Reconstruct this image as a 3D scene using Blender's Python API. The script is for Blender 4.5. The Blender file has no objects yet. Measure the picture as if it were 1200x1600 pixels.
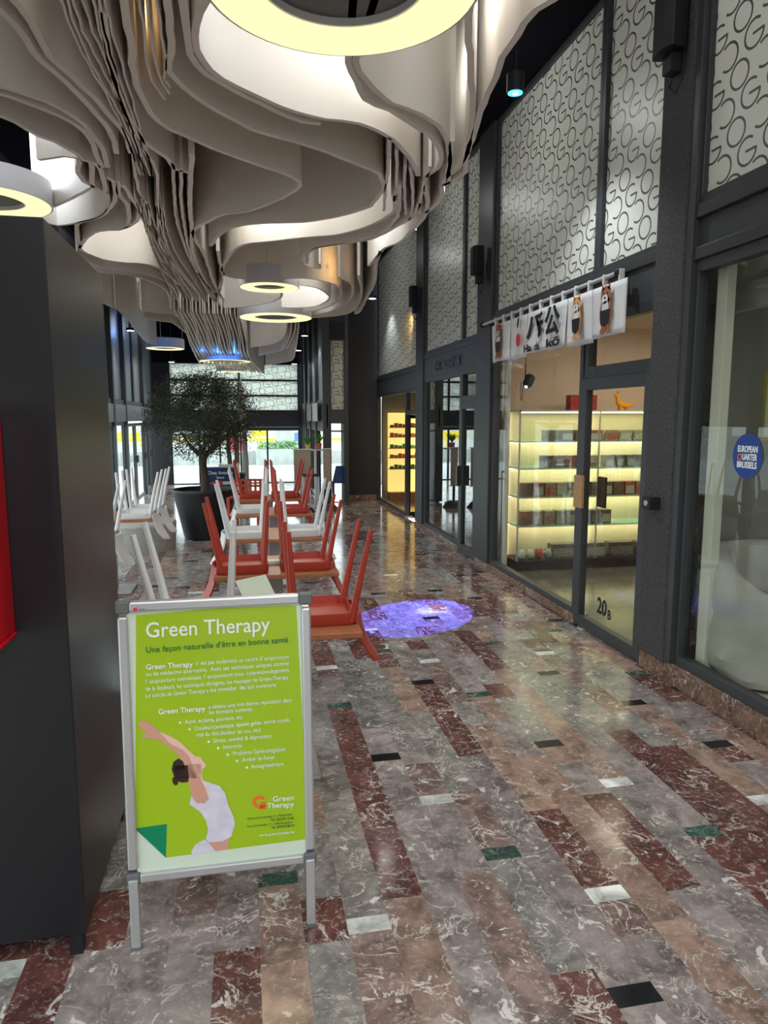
import bpy, bmesh, math, random
from mathutils import Vector, Matrix, Euler
random.seed(7)
R = math.radians
COL = bpy.context.scene.collection
SC = bpy.context.scene

# ---------------------------------------------------------------- camera
EYE = Vector((0, 0, 1.7)); FPX = 1109.0
PITCH = math.radians(7.6014); YAW = math.radians(11.1244)
cam_d = bpy.data.cameras.new('camera'); cam = bpy.data.objects.new('camera', cam_d); COL.objects.link(cam)
cam.location = EYE
cam.rotation_euler = Euler((math.pi/2 - PITCH, 0, -YAW), 'XYZ')
cam_d.sensor_fit = 'VERTICAL'; cam_d.sensor_height = 24.0; cam_d.sensor_width = 18.0
cam_d.lens = 24.0 * FPX / 1600.0
cam_d.clip_start = 0.05; cam_d.clip_end = 300
SC.camera = cam
_c, _s = math.cos(PITCH), math.sin(PITCH)
FW = Vector((math.sin(YAW)*_c, math.cos(YAW)*_c, -_s)); RT = Vector((math.cos(YAW), -math.sin(YAW), 0)); UP = RT.cross(FW)
def ray(x, y): return FW + RT*((x-600)/FPX) - UP*((y-800)/FPX)
def atY(x, y, Y): d = ray(x, y); return EYE + d*(Y/d.y)      # measured point on the plane Y
def atX(x, y, X): d = ray(x, y); return EYE + d*(X/d.x)      # measured point on the plane X
def atZ(x, y, z=0): d = ray(x, y); return EYE + d*((z-1.7)/d.z)

# ---------------------------------------------------------------- sky, light, exposure
w = bpy.data.worlds.new('world'); SC.world = w; w.use_nodes = True
bg = w.node_tree.nodes['Background']; bg.inputs[0].default_value = (0.86, 0.93, 1.0, 1); bg.inputs[1].default_value = 4.0
vs = SC.view_settings; vs.view_transform = 'Standard'; vs.look = 'None'; vs.gamma = 1.0; vs.use_curve_mapping = False
vs.exposure = 0.0
def area(name, loc, rot, sx, sy, power, color=(1, 1, 1)):
    l = bpy.data.lights.new(name, 'AREA'); l.shape = 'RECTANGLE'; l.size = sx; l.size_y = sy; l.energy = power; l.color = color
    o = bpy.data.objects.new(name, l); COL.objects.link(o); o.location = loc; o.rotation_euler = rot; return o
def point(name, loc, power, color=(1, 1, 1), r=.1):
    l = bpy.data.lights.new(name, 'POINT'); l.energy = power; l.color = color; l.shadow_soft_size = r
    o = bpy.data.objects.new(name, l); COL.objects.link(o); o.location = loc; return o
def spot(name, loc, target, power, ang, color=(1, 1, 1), blend=.3, r=.03):
    l = bpy.data.lights.new(name, 'SPOT'); l.energy = power; l.color = color; l.spot_size = R(ang); l.spot_blend = blend; l.shadow_soft_size = r
    o = bpy.data.objects.new(name, l); COL.objects.link(o); o.location = loc
    o.rotation_euler = (Vector(target)-Vector(loc)).to_track_quat('-Z', 'Y').to_euler(); return o
# soft fill light added behind the camera, before the closed end wall
area('rear_fill', (0.9, -6.3, 2.0), (R(90), 0, 0), 3.2, 3.2, 70, (.93, .96, 1))
# lamps of the arcade behind the camera
area('arcade_lamps_behind', (.4, -2.2, 4.6), (0, 0, 0), 3.6, 5.5, 260, (1, .98, .94))

# ---------------------------------------------------------------- materials
def mat(name, color, rough=.5, metal=0, spec=.5, emit=None, estr=0, noise=0, nscale=20, bump=0, bscale=60, coat=0, trans=0, ior=1.45):
    m = bpy.data.materials.new(name); m.use_nodes = True; nt = m.node_tree; b = nt.nodes['Principled BSDF']
    b.inputs['Base Color'].default_value = (*color, 1); b.inputs['Roughness'].default_value = rough
    b.inputs['Metallic'].default_value = metal; b.inputs['Specular IOR Level'].default_value = spec
    b.inputs['Coat Weight'].default_value = coat; b.inputs['Transmission Weight'].default_value = trans; b.inputs['IOR'].default_value = ior
    if emit: b.inputs['Emission Color'].default_value = (*emit, 1); b.inputs['Emission Strength'].default_value = estr
    tc = nt.nodes.new('ShaderNodeTexCoord')
    if noise:
        n = nt.nodes.new('ShaderNodeTexNoise'); n.inputs['Scale'].default_value = nscale; n.inputs['Detail'].default_value = 5
        nt.links.new(tc.outputs['Object'], n.inputs['Vector'])
        r = nt.nodes.new('ShaderNodeMapRange'); r.inputs[1].default_value = .3; r.inputs[2].default_value = .7
        r.inputs[3].default_value = 1-noise; r.inputs[4].default_value = 1+noise; nt.links.new(n.outputs['Fac'], r.inputs[0])
        mx = nt.nodes.new('ShaderNodeVectorMath'); mx.operation = 'SCALE'; mx.inputs[0].default_value = color
        nt.links.new(r.outputs[0], mx.inputs['Scale']); nt.links.new(mx.outputs[0], b.inputs['Base Color'])
    if bump:
        n = nt.nodes.new('ShaderNodeTexNoise'); n.inputs['Scale'].default_value = bscale; n.inputs['Detail'].default_value = 3
        nt.links.new(tc.outputs['Object'], n.inputs['Vector'])
        bp = nt.nodes.new('ShaderNodeBump'); bp.inputs['Strength'].default_value = bump; bp.inputs['Distance'].default_value = .01
        nt.links.new(n.outputs['Fac'], bp.inputs['Height']); nt.links.new(bp.outputs[0], b.inputs['Normal'])
    return m
def glass(name, tint=(1, 1, 1), refl=1.0, ior=1.5):
    m = bpy.data.materials.new(name); m.use_nodes = True; nt = m.node_tree; nt.nodes.clear()
    o = nt.nodes.new('ShaderNodeOutputMaterial'); mix = nt.nodes.new('ShaderNodeMixShader')
    t = nt.nodes.new('ShaderNodeBsdfTransparent'); t.inputs[0].default_value = (*tint, 1)
    g = nt.nodes.new('ShaderNodeBsdfGlossy'); g.inputs['Roughness'].default_value = 0.0
    f = nt.nodes.new('ShaderNodeFresnel'); f.inputs[0].default_value = ior
    mu = nt.nodes.new('ShaderNodeMath'); mu.operation = 'MULTIPLY'; mu.inputs[1].default_value = refl; mu.use_clamp = True
    # one pane is modelled as one thin slab seen from outside; clamp back faces
    ge = nt.nodes.new('ShaderNodeNewGeometry'); inv = nt.nodes.new('ShaderNodeMath'); inv.operation = 'SUBTRACT'; inv.inputs[0].default_value = 1
    nt.links.new(ge.outputs['Backfacing'], inv.inputs[1])
    m2 = nt.nodes.new('ShaderNodeMath'); m2.operation = 'MULTIPLY'
    nt.links.new(f.outputs[0], mu.inputs[0]); nt.links.new(mu.outputs[0], m2.inputs[0]); nt.links.new(inv.outputs[0], m2.inputs[1])
    nt.links.new(m2.outputs[0], mix.inputs[0]); nt.links.new(t.outputs[0], mix.inputs[1]); nt.links.new(g.outputs[0], mix.inputs[2]); nt.links.new(mix.outputs[0], o.inputs[0])
    return m
class X:                       # tiny expression builder over Math nodes
    nt = None
    def __init__(s, v): s.v = v
    @staticmethod
    def op(o, *a):
        n = X.nt.nodes.new('ShaderNodeMath'); n.operation = o
        for i, q in enumerate(a):
            q = q.v if isinstance(q, X) else q
            if isinstance(q, (int, float)): n.inputs[i].default_value = q
            else: X.nt.links.new(q, n.inputs[i])
        return X(n.outputs[0])
    def __add__(s, o): return X.op('ADD', s, o)
    def __sub__(s, o): return X.op('SUBTRACT', s, o)
    def __mul__(s, o): return X.op('MULTIPLY', s, o)
    def floor(s): return X.op('FLOOR', s)
    def fract(s): return X.op('FRACT', s)
    def abs(s): return X.op('ABSOLUTE', s)
    def lt(s, o): return X.op('LESS_THAN', s, o)
    def gt(s, o): return X.op('GREATER_THAN', s, o)
def letter_panel(name, base, ink, axis='Y', P=.295, rough=.35, translucent=0):
    # frosted sheet printed with rows of the round letters O, G and a mirrored C
    m = bpy.data.materials.new(name); m.use_nodes = True; nt = m.node_tree; b = nt.nodes['Principled BSDF']; X.nt = nt
    tc = nt.nodes.new('ShaderNodeTexCoord'); sp = nt.nodes.new('ShaderNodeSeparateXYZ'); nt.links.new(tc.outputs['Object'], sp.inputs[0])
    u = X(sp.outputs[axis]) * ((-1.0 if axis == 'Y' else 1.0) / P); v = X(sp.outputs['Z']) * (1.0/P)
    ink_m = None
    for t in range(3):
        uu = u - t/3.0; iu = uu.floor(); x = (uu - iu - .5) * P
        vv = v + iu*.348 + t*.45; y = (vv.fract() - .5) * P
        # slant a touch
        xs = x
        r = X.op('SQRT', xs*xs + y*y); ring = (r - .0725*P/.3).abs().lt(.0072*P/.3)
        ang = X.op('ARCTAN2', y, xs)
        if t == 1:      # G : gap at upper right + bar
            gap = (ang.gt(.05) * ang.lt(.95)); ring = ring * (X(1.0)*1.0 - gap) if False else ring * X.op('SUBTRACT', 1.0, gap)
            bar = y.abs().lt(.0072*P/.3) * xs.gt(-.012) * xs.lt(.0725*P/.3)
            ring = X.op('MAXIMUM', ring, bar)
        if t == 2:      # mirrored C : opening on the left
            gap = ang.abs().gt(2.25); ring = ring * X.op('SUBTRACT', 1.0, gap)
        ink_m = ring if ink_m is None else X.op('MAXIMUM', ink_m, ring)
    mx = nt.nodes.new('ShaderNodeMix'); mx.data_type = 'RGBA'; mx.inputs['A'].default_value = (*base, 1); mx.inputs['B'].default_value = (*ink, 1)
    nt.links.new(ink_m.v, mx.inputs['Factor']); nt.links.new(mx.outputs['Result'], b.inputs['Base Color'])
    b.inputs['Roughness'].default_value = rough
    if translucent:
        tr = nt.nodes.new('ShaderNodeBsdfTranslucent'); nt.links.new(mx.outputs['Result'], tr.inputs[0]); ms = nt.nodes.new('ShaderNodeMixShader'); ms.inputs[0].default_value = translucent
        out = nt.nodes['Material Output']; nt.links.new(b.outputs[0], ms.inputs[1]); nt.links.new(tr.outputs[0], ms.inputs[2]); nt.links.new(ms.outputs[0], out.inputs[0])
    return m
M = dict(
    fin=mat('baffle_felt', (.87, .81, .72), .9, spec=.1),
    black=mat('black_paint', (.008, .009, .012), .6),
    ceil=mat('black_ceiling', (.006, .006, .009), .9, spec=.1),
    frame=mat('slate_metal', (.04, .043, .048), .42, noise=.08),
    band=mat('slate_panel', (.052, .056, .062), .5),
    column=mat('granular_dark_render', (.058, .058, .06), .75, noise=.55, nscale=75, bump=.9, bscale=150),
    darkwall=mat('dark_wall_paint', (.028, .029, .032), .6),
    greypanel=mat('grey_frosted_panel', (.22, .24, .24), .35),
    kiosk=mat('kiosk_laminate', (.012, .012, .015), .34, noise=.06, nscale=3),
    red=mat('red_letterbox', (.55, .004, .012), .3),
    alu=mat('brushed_aluminium', (.55, .56, .57), .35, metal=.6),
    alud=mat('grey_corner_cap', (.13, .14, .15), .5),
    lime=mat('lime_poster', (.34, .52, .008), .35, coat=.3),
    paper=mat('poster_border', (.62, .72, .6), .4),
    dgreen=mat('dark_green_print', (0, .22, .1), .4),
    tgreen=mat('green_print', (.0, .13, .05), .4),
    white=mat('white_print', (.85, .88, .82), .4),
    orange=mat('orange_print', (.85, .16, .02), .4),
    skin=mat('printed_skin', (.62, .32, .24), .5), skin2=mat('printed_skin_light', (.8, .52, .42), .5),
    hair=mat('printed_hair', (.035, .015, .01), .5), shirt=mat('printed_shirt', (.66, .62, .74), .5, noise=.1, nscale=30),
    chair_r=mat('red_plastic', (.4, .045, .025), .42), chair_w=mat('white_plastic', (.72, .73, .74), .38),
    wood=mat('table_wood', (.36, .13, .055), .4, noise=.15, nscale=12), pedestal=mat('table_pedestal', (.36, .33, .33), .4, metal=.4),
    lampbody=mat('lamp_shell', (.62, .62, .64), .5), lampring=mat('lamp_ring', (.7, .7, .45), .5, emit=(1, .95, .52), estr=.95),
    lampdark=mat('lamp_centre', (.13, .13, .14), .6), bluelens=mat('blue_lens', (.02, .2, .5), .3, emit=(.1, .5, 1), estr=2.2),
    whitelens=mat('white_lens', (.9, .95, 1), .3, emit=(.85, .95, 1), estr=5),
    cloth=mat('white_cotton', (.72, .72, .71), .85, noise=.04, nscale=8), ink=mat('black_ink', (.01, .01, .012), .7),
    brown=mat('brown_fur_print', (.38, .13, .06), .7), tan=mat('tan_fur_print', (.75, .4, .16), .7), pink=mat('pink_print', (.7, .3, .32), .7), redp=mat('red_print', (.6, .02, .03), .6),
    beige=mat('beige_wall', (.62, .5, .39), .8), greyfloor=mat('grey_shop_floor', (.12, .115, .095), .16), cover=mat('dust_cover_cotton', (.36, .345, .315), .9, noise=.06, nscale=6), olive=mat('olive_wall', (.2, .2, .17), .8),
    palefloor=mat('pale_shop_floor', (.5, .5, .4), .5), cream=mat('cream_paint', (.6, .6, .52), .5),
    led=mat('led_strip', (1, .95, .8), .4, emit=(1, .93, .7), estr=4), ledy=mat('lightbox_yellow', (1, .8, .3), .4, emit=(1, .66, .2), estr=1.6),
    brass=mat('brass_plate', (.42, .24, .12), .45, noise=.15, nscale=40), darkglass=mat('smoked_plate', (.03, .03, .02), .3),
    steel=mat('steel', (.5, .5, .5), .3, metal=.9), blue=mat('blue_sticker', (.0, .04, .27), .4), yellow=mat('yellow_paper', (.6, .45, .04), .6),
    pot=mat('black_pot', (.012, .012, .015), .45), soil=mat('soil', (.03, .02, .015), .9), bark=mat('bark', (.07, .055, .045), .9, bump=.8, bscale=40),
    barkw=mat('pale_bark', (.3, .27, .25), .9, bump=.8, bscale=60), leaf=mat('olive_leaf', (.045, .055, .03), .5, noise=.5, nscale=30), leafg=mat('green_leaf', (.08, .2, .03), .5, noise=.3),
    concrete=mat('pale_concrete', (.34, .33, .31), .7, noise=.1), navy=mat('navy_board', (.012, .03, .12), .4), teal=mat('blue_seat', (.01, .07, .3), .5),
    rattan=mat('woven_screen', (.3, .24, .19), .8, noise=.4, nscale=60), terracotta=mat('terracotta', (.35, .09, .05), .7),
    pave=mat('street_paving', (.55, .56, .58), .8, noise=.08, nscale=2), plinthstone=mat('dust', (.4, .4, .4), .8),
    hedge=mat('hedge', (.12, .3, .06), .8, noise=.4, nscale=10), stone=mat('kerb_stone', (.4, .42, .4), .8, noise=.15, nscale=3), yel=mat('yellow_barrier', (.8, .6, .02), .6), sblue=mat('street_blue', (.08, .2, .6), .6), sred=mat('street_red', (.6, .05, .06), .6),
    glass=glass('shop_glass', (.95, .97, .95), 1.0), glassd=glass('reflective_glass', (.5, .56, .54), 2.6), clear=glass('clear_glass', (.93, .98, .95), .7),
    ogc=letter_panel('letter_panel', (.74, .76, .68), (.10, .10, .085)),
    ogcx=letter_panel('letter_panel_across', (.72, .76, .7), (.34, .36, .32), 'X', .33, translucent=.75), ogcy=letter_panel('letter_panel_side', (.42, .42, .34), (.1, .1, .085), 'X', .3),
)
def marble(name, use_tiles):
    m = bpy.data.materials.new(name); m.use_nodes = True; nt = m.node_tree; b = nt.nodes['Principled BSDF']; L = nt.links.new
    tc = nt.nodes.new('ShaderNodeTexCoord'); off = nt.nodes.new('ShaderNodeVectorMath'); off.operation = 'ADD'
    at = nt.nodes.new('ShaderNodeAttribute'); at.attribute_name = 'shift'; av = nt.nodes.new('ShaderNodeAttribute'); av.attribute_name = 'veins'; ac = nt.nodes.new('ShaderNodeAttribute'); ac.attribute_name = 'tone'
    L(tc.outputs['Object'], off.inputs[0]); sc = nt.nodes.new('ShaderNodeVectorMath'); sc.operation = 'SCALE'; sc.inputs['Scale'].default_value = 37
    L(at.outputs['Color'], sc.inputs[0]); L(sc.outputs[0], off.inputs[1])
    def noise(s, d=6, dist=0, rough=.6):
        n = nt.nodes.new('ShaderNodeTexNoise'); n.inputs['Scale'].default_value = s; n.inputs['Detail'].default_value = d; n.inputs['Distortion'].default_value = dist; n.inputs['Roughness'].default_value = rough
        L(off.outputs[0], n.inputs['Vector']); return n.outputs['Fac']
    def ramp(f, *st):
        r = nt.nodes.new('ShaderNodeValToRGB'); e = r.color_ramp.elements
        while len(e) < len(st): e.new(.5)
        for q, (p, c) in zip(e, st): q.position = p; q.color = (c, c, c, 1)
        L(f, r.inputs[0]); return r.outputs[0]
    def mix(f, a, c, t='MIX'):
        x = nt.nodes.new('ShaderNodeMix'); x.data_type = 'RGBA'; x.blend_type = t
        for s, q in (('Factor', f), ('A', a), ('B', c)):
            if isinstance(q, tuple): x.inputs[s].default_value = q
            elif isinstance(q, float): x.inputs[s].default_value = q
            else: L(q, x.inputs[s])
        return x.outputs['Result']
    base = ac.outputs['Color'] if use_tiles else None
    if base is None:
        rgb = nt.nodes.new('ShaderNodeRGB'); rgb.outputs[0].default_value = (.17, .10, .07, 1); base = rgb.outputs[0]
    mott = ramp(noise(9, 8, .6), (.3, .45), (.7, 1.5)); c = mix(1.0, base, mott, 'MULTIPLY')
    fleck = ramp(noise(42, 8, .35, .72), (.53, 0), (.64, .9)); fk = nt.nodes.new('ShaderNodeMath'); fk.operation = 'MULTIPLY'; L(fleck, fk.inputs[0]); L(av.outputs['Fac'], fk.inputs[1]) if use_tiles else setattr(fk.inputs[1], 'default_value', .8); c = mix(fk.outputs[0], c, mix(.55, base, (.55, .5, .47, 1)))
    vein = ramp(noise(5.5, 8, 1.1, .6), (.486, 0), (.496, 1), (.504, 1), (.514, 0))
    msk = ramp(noise(4, 3, 0), (.44, 0), (.56, 1)); vm = nt.nodes.new('ShaderNodeMath'); vm.operation = 'MULTIPLY'; L(vein, vm.inputs[0]); L(msk, vm.inputs[1])
    vk = nt.nodes.new('ShaderNodeMath'); vk.operation = 'MULTIPLY'; L(vm.outputs[0], vk.inputs[0]); L(av.outputs['Fac'], vk.inputs[1]) if use_tiles else setattr(vk.inputs[1], 'default_value', .8)
    c = mix(vk.outputs[0], c, (.62, .58, .54, 1))
    blob = ramp(noise(11, 4, 1.0), (.64, 0), (.67, 1)); bk = nt.nodes.new('ShaderNodeMath'); bk.operation = 'MULTIPLY'; L(blob, bk.inputs[0]); L(av.outputs['Fac'], bk.inputs[1]) if use_tiles else setattr(bk.inputs[1], 'default_value', .8)
    c = mix(bk.outputs[0], c, (.66, .63, .6, 1))
    L(c, b.inputs['Base Color']); b.inputs['Roughness'].default_value = .14
    rr = ramp(noise(3, 3), (.3, .1), (.7, .2)); L(rr, b.inputs['Roughness'])
    return m
M['marble'] = marble('marble_tiles', True); M['marblep'] = marble('marble_plinth', False)

# ---------------------------------------------------------------- helpers
class MB:
    def __init__(s): s.bm = bmesh.new(); s.mats = []; s.mi = 0
    def use(s, m):
        if m not in s.mats: s.mats.append(m)
        s.mi = s.mats.index(m); return s
    def _f(s, vs):
        try: f = s.bm.faces.new(vs); f.material_index = s.mi; return f
        except ValueError: return None
    def box(s, x0, x1, y0, y1, z0, z1, mtx=None):
        x0, x1 = min(x0, x1), max(x0, x1); y0, y1 = min(y0, y1), max(y0, y1); z0, z1 = min(z0, z1), max(z0, z1)
        v = [Vector((x, y, z)) for x in (x0, x1) for y in (y0, y1) for z in (z0, z1)]
        if mtx: v = [mtx @ q for q in v]
        v = [s.bm.verts.new(q) for q in v]
        for f in ((0, 1, 3, 2), (4, 6, 7, 5), (0, 4, 5, 1), (2, 3, 7, 6), (0, 2, 6, 4), (1, 5, 7, 3)): s._f([v[i] for i in f])
        return s
    def loft(s, rings, cap=True, closed=True):
        rs = [[s.bm.verts.new(p) for p in r] for r in rings]
        for a, b in zip(rs, rs[1:]):
            n = len(a)
            for i in range(n if closed else n-1): s._f([a[i], a[(i+1) % n], b[(i+1) % n], b[i]])
        if cap: s._f(rs[0][::-1]); s._f(rs[-1])
        return s
    def tube(s, pts, rad, n=8, rect=None):
        pts = [Vector(p) for p in pts]; rings = []
        rads = rad if isinstance(rad, (list, tuple)) else [rad]*len(pts)
        for i, p in enumerate(pts):
            t = (pts[min(i+1, len(pts)-1)] - pts[max(i-1, 0)]).normalized()
            a = t.cross(Vector((0, 0, 1)))
            if a.length < .05: a = t.cross(Vector((0, 1, 0)))
            a.normalize(); b = t.cross(a)
            rings.append([p + (a*math.cos(2*math.pi*k/n) + b*math.sin(2*math.pi*k/n))*rads[i] for k in range(n)])
        return s.loft(rings)
    def cyl(s, x, y, z0, z1, r0, r1=None, n=24):
        r1 = r0 if r1 is None else r1
        return s.loft([[(x+r*math.cos(2*math.pi*k/n), y+r*math.sin(2*math.pi*k/n), z) for k in range(n)] for r, z in ((r0, z0), (r1, z1))])
    def ringsolid(s, x, y, z0, z1, ri, ro, n=48):
        def c(r, z): return [s.bm.verts.new((x+r*math.cos(2*math.pi*k/n), y+r*math.sin(2*math.pi*k/n), z)) for k in range(n)]
        a, b, cc, d = c(ro, z0), c(ro, z1), c(ri, z1), c(ri, z0)
        for p, q in ((a, b), (b, cc), (cc, d), (d, a)):
            for i in range(n): s._f([p[i], p[(i+1) % n], q[(i+1) % n], q[i]])
        return s
    def poly(s, pts, d):        # flat outline with thickness vector d
        d = Vector(d); return s.loft([[Vector(p) for p in pts], [Vector(p)+d for p in pts]])
    def build(s, name, m=None, parent=None, bevel=0, smooth=False, loc=None):
        bmesh.ops.recalc_face_normals(s.bm, faces=s.bm.faces)
        me = bpy.data.meshes.new(name)
        if smooth:
            for f in s.bm.faces: f.smooth = True
        s.bm.to_mesh(me); s.bm.free()
        for q in (s.mats or [m]): me.materials.append(q)
        o = bpy.data.objects.new(name, me); COL.objects.link(o)
        if parent: o.parent = parent
        if loc: o.location = loc
        if bevel:
            b = o.modifiers.new('bevel', 'BEVEL'); b.width = bevel; b.segments = 2; b.limit_method = 'ANGLE'
        if smooth: 
            try: me.set_sharp_from_angle(angle=R(40))
            except Exception: pass
        return o
def empty(name, loc=(0, 0, 0), rz=0):
    o = bpy.data.objects.new(name, None); COL.objects.link(o); o.location = loc; o.rotation_euler = (0, 0, rz); o.empty_display_size = .1; return o
def tag(o, label, cat, group=None, kind=None):
    o['label'] = label; o['category'] = cat
    if group: o['group'] = group
    if kind: o['kind'] = kind
    return o
def struct(o, label=None):
    o['kind'] = 'structure'
    if label: o['label'] = label
    return o
def copy_tree(o, parent=None):
    c = o.copy(); COL.objects.link(c)
    if parent: c.parent = parent
    for ch in list(o.children): copy_tree(ch, c)
    return c
def text(name, s, p, right, up, size, m, parent=None, width=None, depth=.001, center=False, bold=0):
    """raised or printed lettering: baseline starts at p, runs along right, stands along up"""
    cu = bpy.data.curves.new(name, 'FONT'); cu.body = s; cu.size = size; cu.extrude = depth; cu.offset = bold; cu.resolution_u = 3
    if center: cu.align_x = 'CENTER'
    t = bpy.data.objects.new(name, cu); COL.objects.link(t); bpy.context.view_layer.update()
    me = bpy.data.meshes.new_from_object(t.evaluated_get(bpy.context.evaluated_depsgraph_get())); bpy.data.objects.remove(t); bpy.data.curves.remove(cu)
    right = Vector(right).normalized(); up = Vector(up).normalized(); nrm = right.cross(up)
    xs = [v.co.x for v in me.vertices]; k = 1
    if width and xs: k = width/(max(xs)-min(xs))
    mtx = Matrix((right*k, up, nrm)).transposed().to_4x4(); mtx.translation = Vector(p)
    me.transform(mtx); me.materials.clear(); me.materials.append(m); me.name = name
    o = bpy.data.objects.new(name, me); COL.objects.link(o)
    if parent: o.parent = parent
    return o
# ================================================================ SETTING
WX = 2.66                       # plane of the right-hand shopfronts
# ---- floor: strips of marble 14.5 cm wide running down the arcade
SW = .145; X00 = .3
def build_floor():
    bm = bmesh.new(); ct = bm.loops.layers.float_color.new('tone'); cs = bm.loops.layers.float_color.new('shift'); cv = bm.loops.layers.float_color.new('veins')
    rnd = random.Random(3)
    tones = [((.135, .055, .047), 1), ((.115, .045, .04), .8), ((.24, .20, .195), .9), ((.27, .225, .22), .7), ((.2, .185, .175), 1), ((.27, .18, .145), .9), ((.3, .2, .155), .8), ((.2, .135, .12), 1.0), ((.235, .215, .2), 1)]
    wts = [17, 14, 12, 8, 12, 11, 7, 15, 11]
    W_, K_, G_ = ((.62, .64, .62), .0), ((.012, .013, .014), .0), ((.03, .075, .06), .45)
    pin = []
    for kind, pts in ((W_, ((575, 1444), (690, 1248), (973, 1221), (956, 1395), (681, 1032), (497, 1044), (564, 984), (859, 1020))),
                      (K_, ((613, 1182), (672, 1065), (867, 1161), (998, 1553), (867, 1051), (582, 928), (680, 965))),
                      (G_, ((544, 1101), (790, 1332), (759, 1084), (1112, 1297), (611, 1016), (775, 1005), (435, 1373)))):
        for p in pts:
            q = atZ(*p); pin.append((int(math.floor((q.x-X00)/SW)), q.y, kind))
    def quad(x0, x1, y0, y1, tone):
        v = [bm.verts.new(p) for p in ((x0, y0, 0), (x1, y0, 0), (x1, y1, 0), (x0, y1, 0))]; f = bm.faces.new(v)
        j = 1+rnd.uniform(-.13, .13); sh = (rnd.random(), rnd.random(), rnd.random(), 1)
        for l in f.loops: l[ct] = (*[c*j for c in tone[0]], tone[1]); l[cs] = sh; l[cv] = (tone[1], tone[1], tone[1], 1)
    for k in range(-44, 17):
        x0 = X00+k*SW; x1 = min(x0+SW, 2.70); ins = sorted([(y, t) for kk, y, t in pin if kk == k])
        if not ins or ins[-1][0] < 6.5:
            y = (ins[-1][0] if ins else rnd.uniform(-1, 1.2))
            if (k % 2) == 0 or not ins:
                while True:
                    y += rnd.uniform(1.1, 2.4)
                    if y > 18: break
                    if x1 < -.5 or y > 6.6 or x1 > 1.9: ins.append((y, rnd.choice((W_, K_, G_, K_))))
        y = -6.6 + rnd.random()*.3; cur = None
        while y < 19:
            if cur is None or rnd.random() < .62: cur = rnd.choices(tones, wts)[0]
            y1 = y + rnd.choice((.22, .3, .3, .45, .45, .6))
            nx = [i for i in ins if y < i[0]-.035 < y1+.12]
            if nx:
                a = nx[0][0]-.038; quad(x0, x1, y, a, cur); quad(x0, x1, a, a+.076, nx[0][1]); y = a+.076; cur = None; continue
            quad(x0, x1, y, y1, cur); y = y1
    me = bpy.data.meshes.new('floor'); bm.to_mesh(me); bm.free(); me.materials.append(M['marble'])
    o = bpy.data.objects.new('floor', me); COL.objects.link(o); return struct(o, 'polished floor of red, grey and brown marble strips with small white, black and green inserts')
build_floor()
MB().box(-2.6, 3.0, -6.6, 18.9, 4.75, 4.85).build('ceiling', M['ceil'])['kind'] = 'structure'

# ---- generic shopfront builder.  D maps (along, depth-into-wall, height) to the world
def side_map(X0, sgn=1):     # wall on plane X0; sgn=+1: depth grows towards +X
    return lambda s, d, z: Vector((X0+sgn*d, s, z))
def face_map(Y0): return lambda s, d, z: Vector((s, Y0+d, z))
NW = [0, 0, 0]
struct(MB().box(-2.6, 3.0, -6.7, -6.5, 0, 4.85).build('wall_light_block', M['darkwall'])); struct(MB().box(2.66, 2.8, -6.5, -2.3, 0, 4.75).build('wall_right_behind', M['darkwall'])); struct(MB().box(-2.6, -2.2, -6.5, -3, 0, 4.75).build('wall_left_behind', M['darkwall']))  # end wall added out of view to block sky light from behind
def bar(mb, D, s0, s1, z0, z1, d0=0, d1=.07):
    v = [mb.bm.verts.new(D(s, d, z)) for s in (s0, s1) for d in (d0, d1) for z in (z0, z1)]
    for f in ((0, 1, 3, 2), (4, 6, 7, 5), (0, 4, 5, 1), (2, 3, 7, 6), (0, 2, 6, 4), (1, 5, 7, 3)): mb._f([v[i] for i in f])
    return mb
def pane(D, s0, s1, z0, z1, m, parent, name='glass_pane', d=.035, th=.008):
    return bar(MB(), D, s0, s1, z0, z1, d, d+th).build(name, m, parent)
def window(D, s0, s1, z0, z1, m, fw=.05, d0=0, d1=.07, name='glass_pane', fm=None, fb=None):
    NW[0] += 1; mb = MB(); fb = fb if fb is not None else fw
    bar(mb, D, s0, s0+fw, z0, z1, d0, d1); bar(mb, D, s1-fw, s1, z0, z1, d0, d1)
    bar(mb, D, s0+fw, s1-fw, z1-fw, z1, d0, d1); bar(mb, D, s0+fw, s1-fw, z0, z0+fb, d0, d1)
    o = mb.build('window_%d' % NW[0], fm or M['frame'], bevel=.004); struct(o)
    pane(D, s0+fw, s1-fw, z0+fb, z1-fw, m, o, name, d=(d0+d1)/2); return o
def door(D, s0, s1, z0, z1, m, fw=.08, fb=.1, d0=0, d1=.05, fwr=None):
    NW[1] += 1; mb = MB(); fwr = fwr or fw
    bar(mb, D, s0, s0+fwr, z0, z1, d0, d1); bar(mb, D, s1-fw, s1, z0, z1, d0, d1)
    bar(mb, D, s0+fwr, s1-fw, z1-fw, z1, d0, d1); bar(mb, D, s0+fwr, s1-fw, z0, z0+fb, d0, d1)
    o = mb.build('door_%d' % NW[1], M['frame'], bevel=.004); struct(o)
    pane(D, s0+fwr, s1-fw, z0+fb, z1-fw, m, o, d=(d0+d1)/2); return o
def wall(name, D, s0, s1, z0, z1, m, d0=0, d1=.15, bev=0):
    return struct(bar(MB(), D, s0, s1, z0, z1, d0, d1).build(name, m, bevel=bev))
def trim(D, s0, s1, z0, z1, m, d0=0, d1=.1, bev=.004):
    NW[2] += 1; return wall('trim_%d' % NW[2], D, s0, s1, z0, z1, m, d0, d1, bev)
S = side_map(WX)
TOP = 4.75
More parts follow.
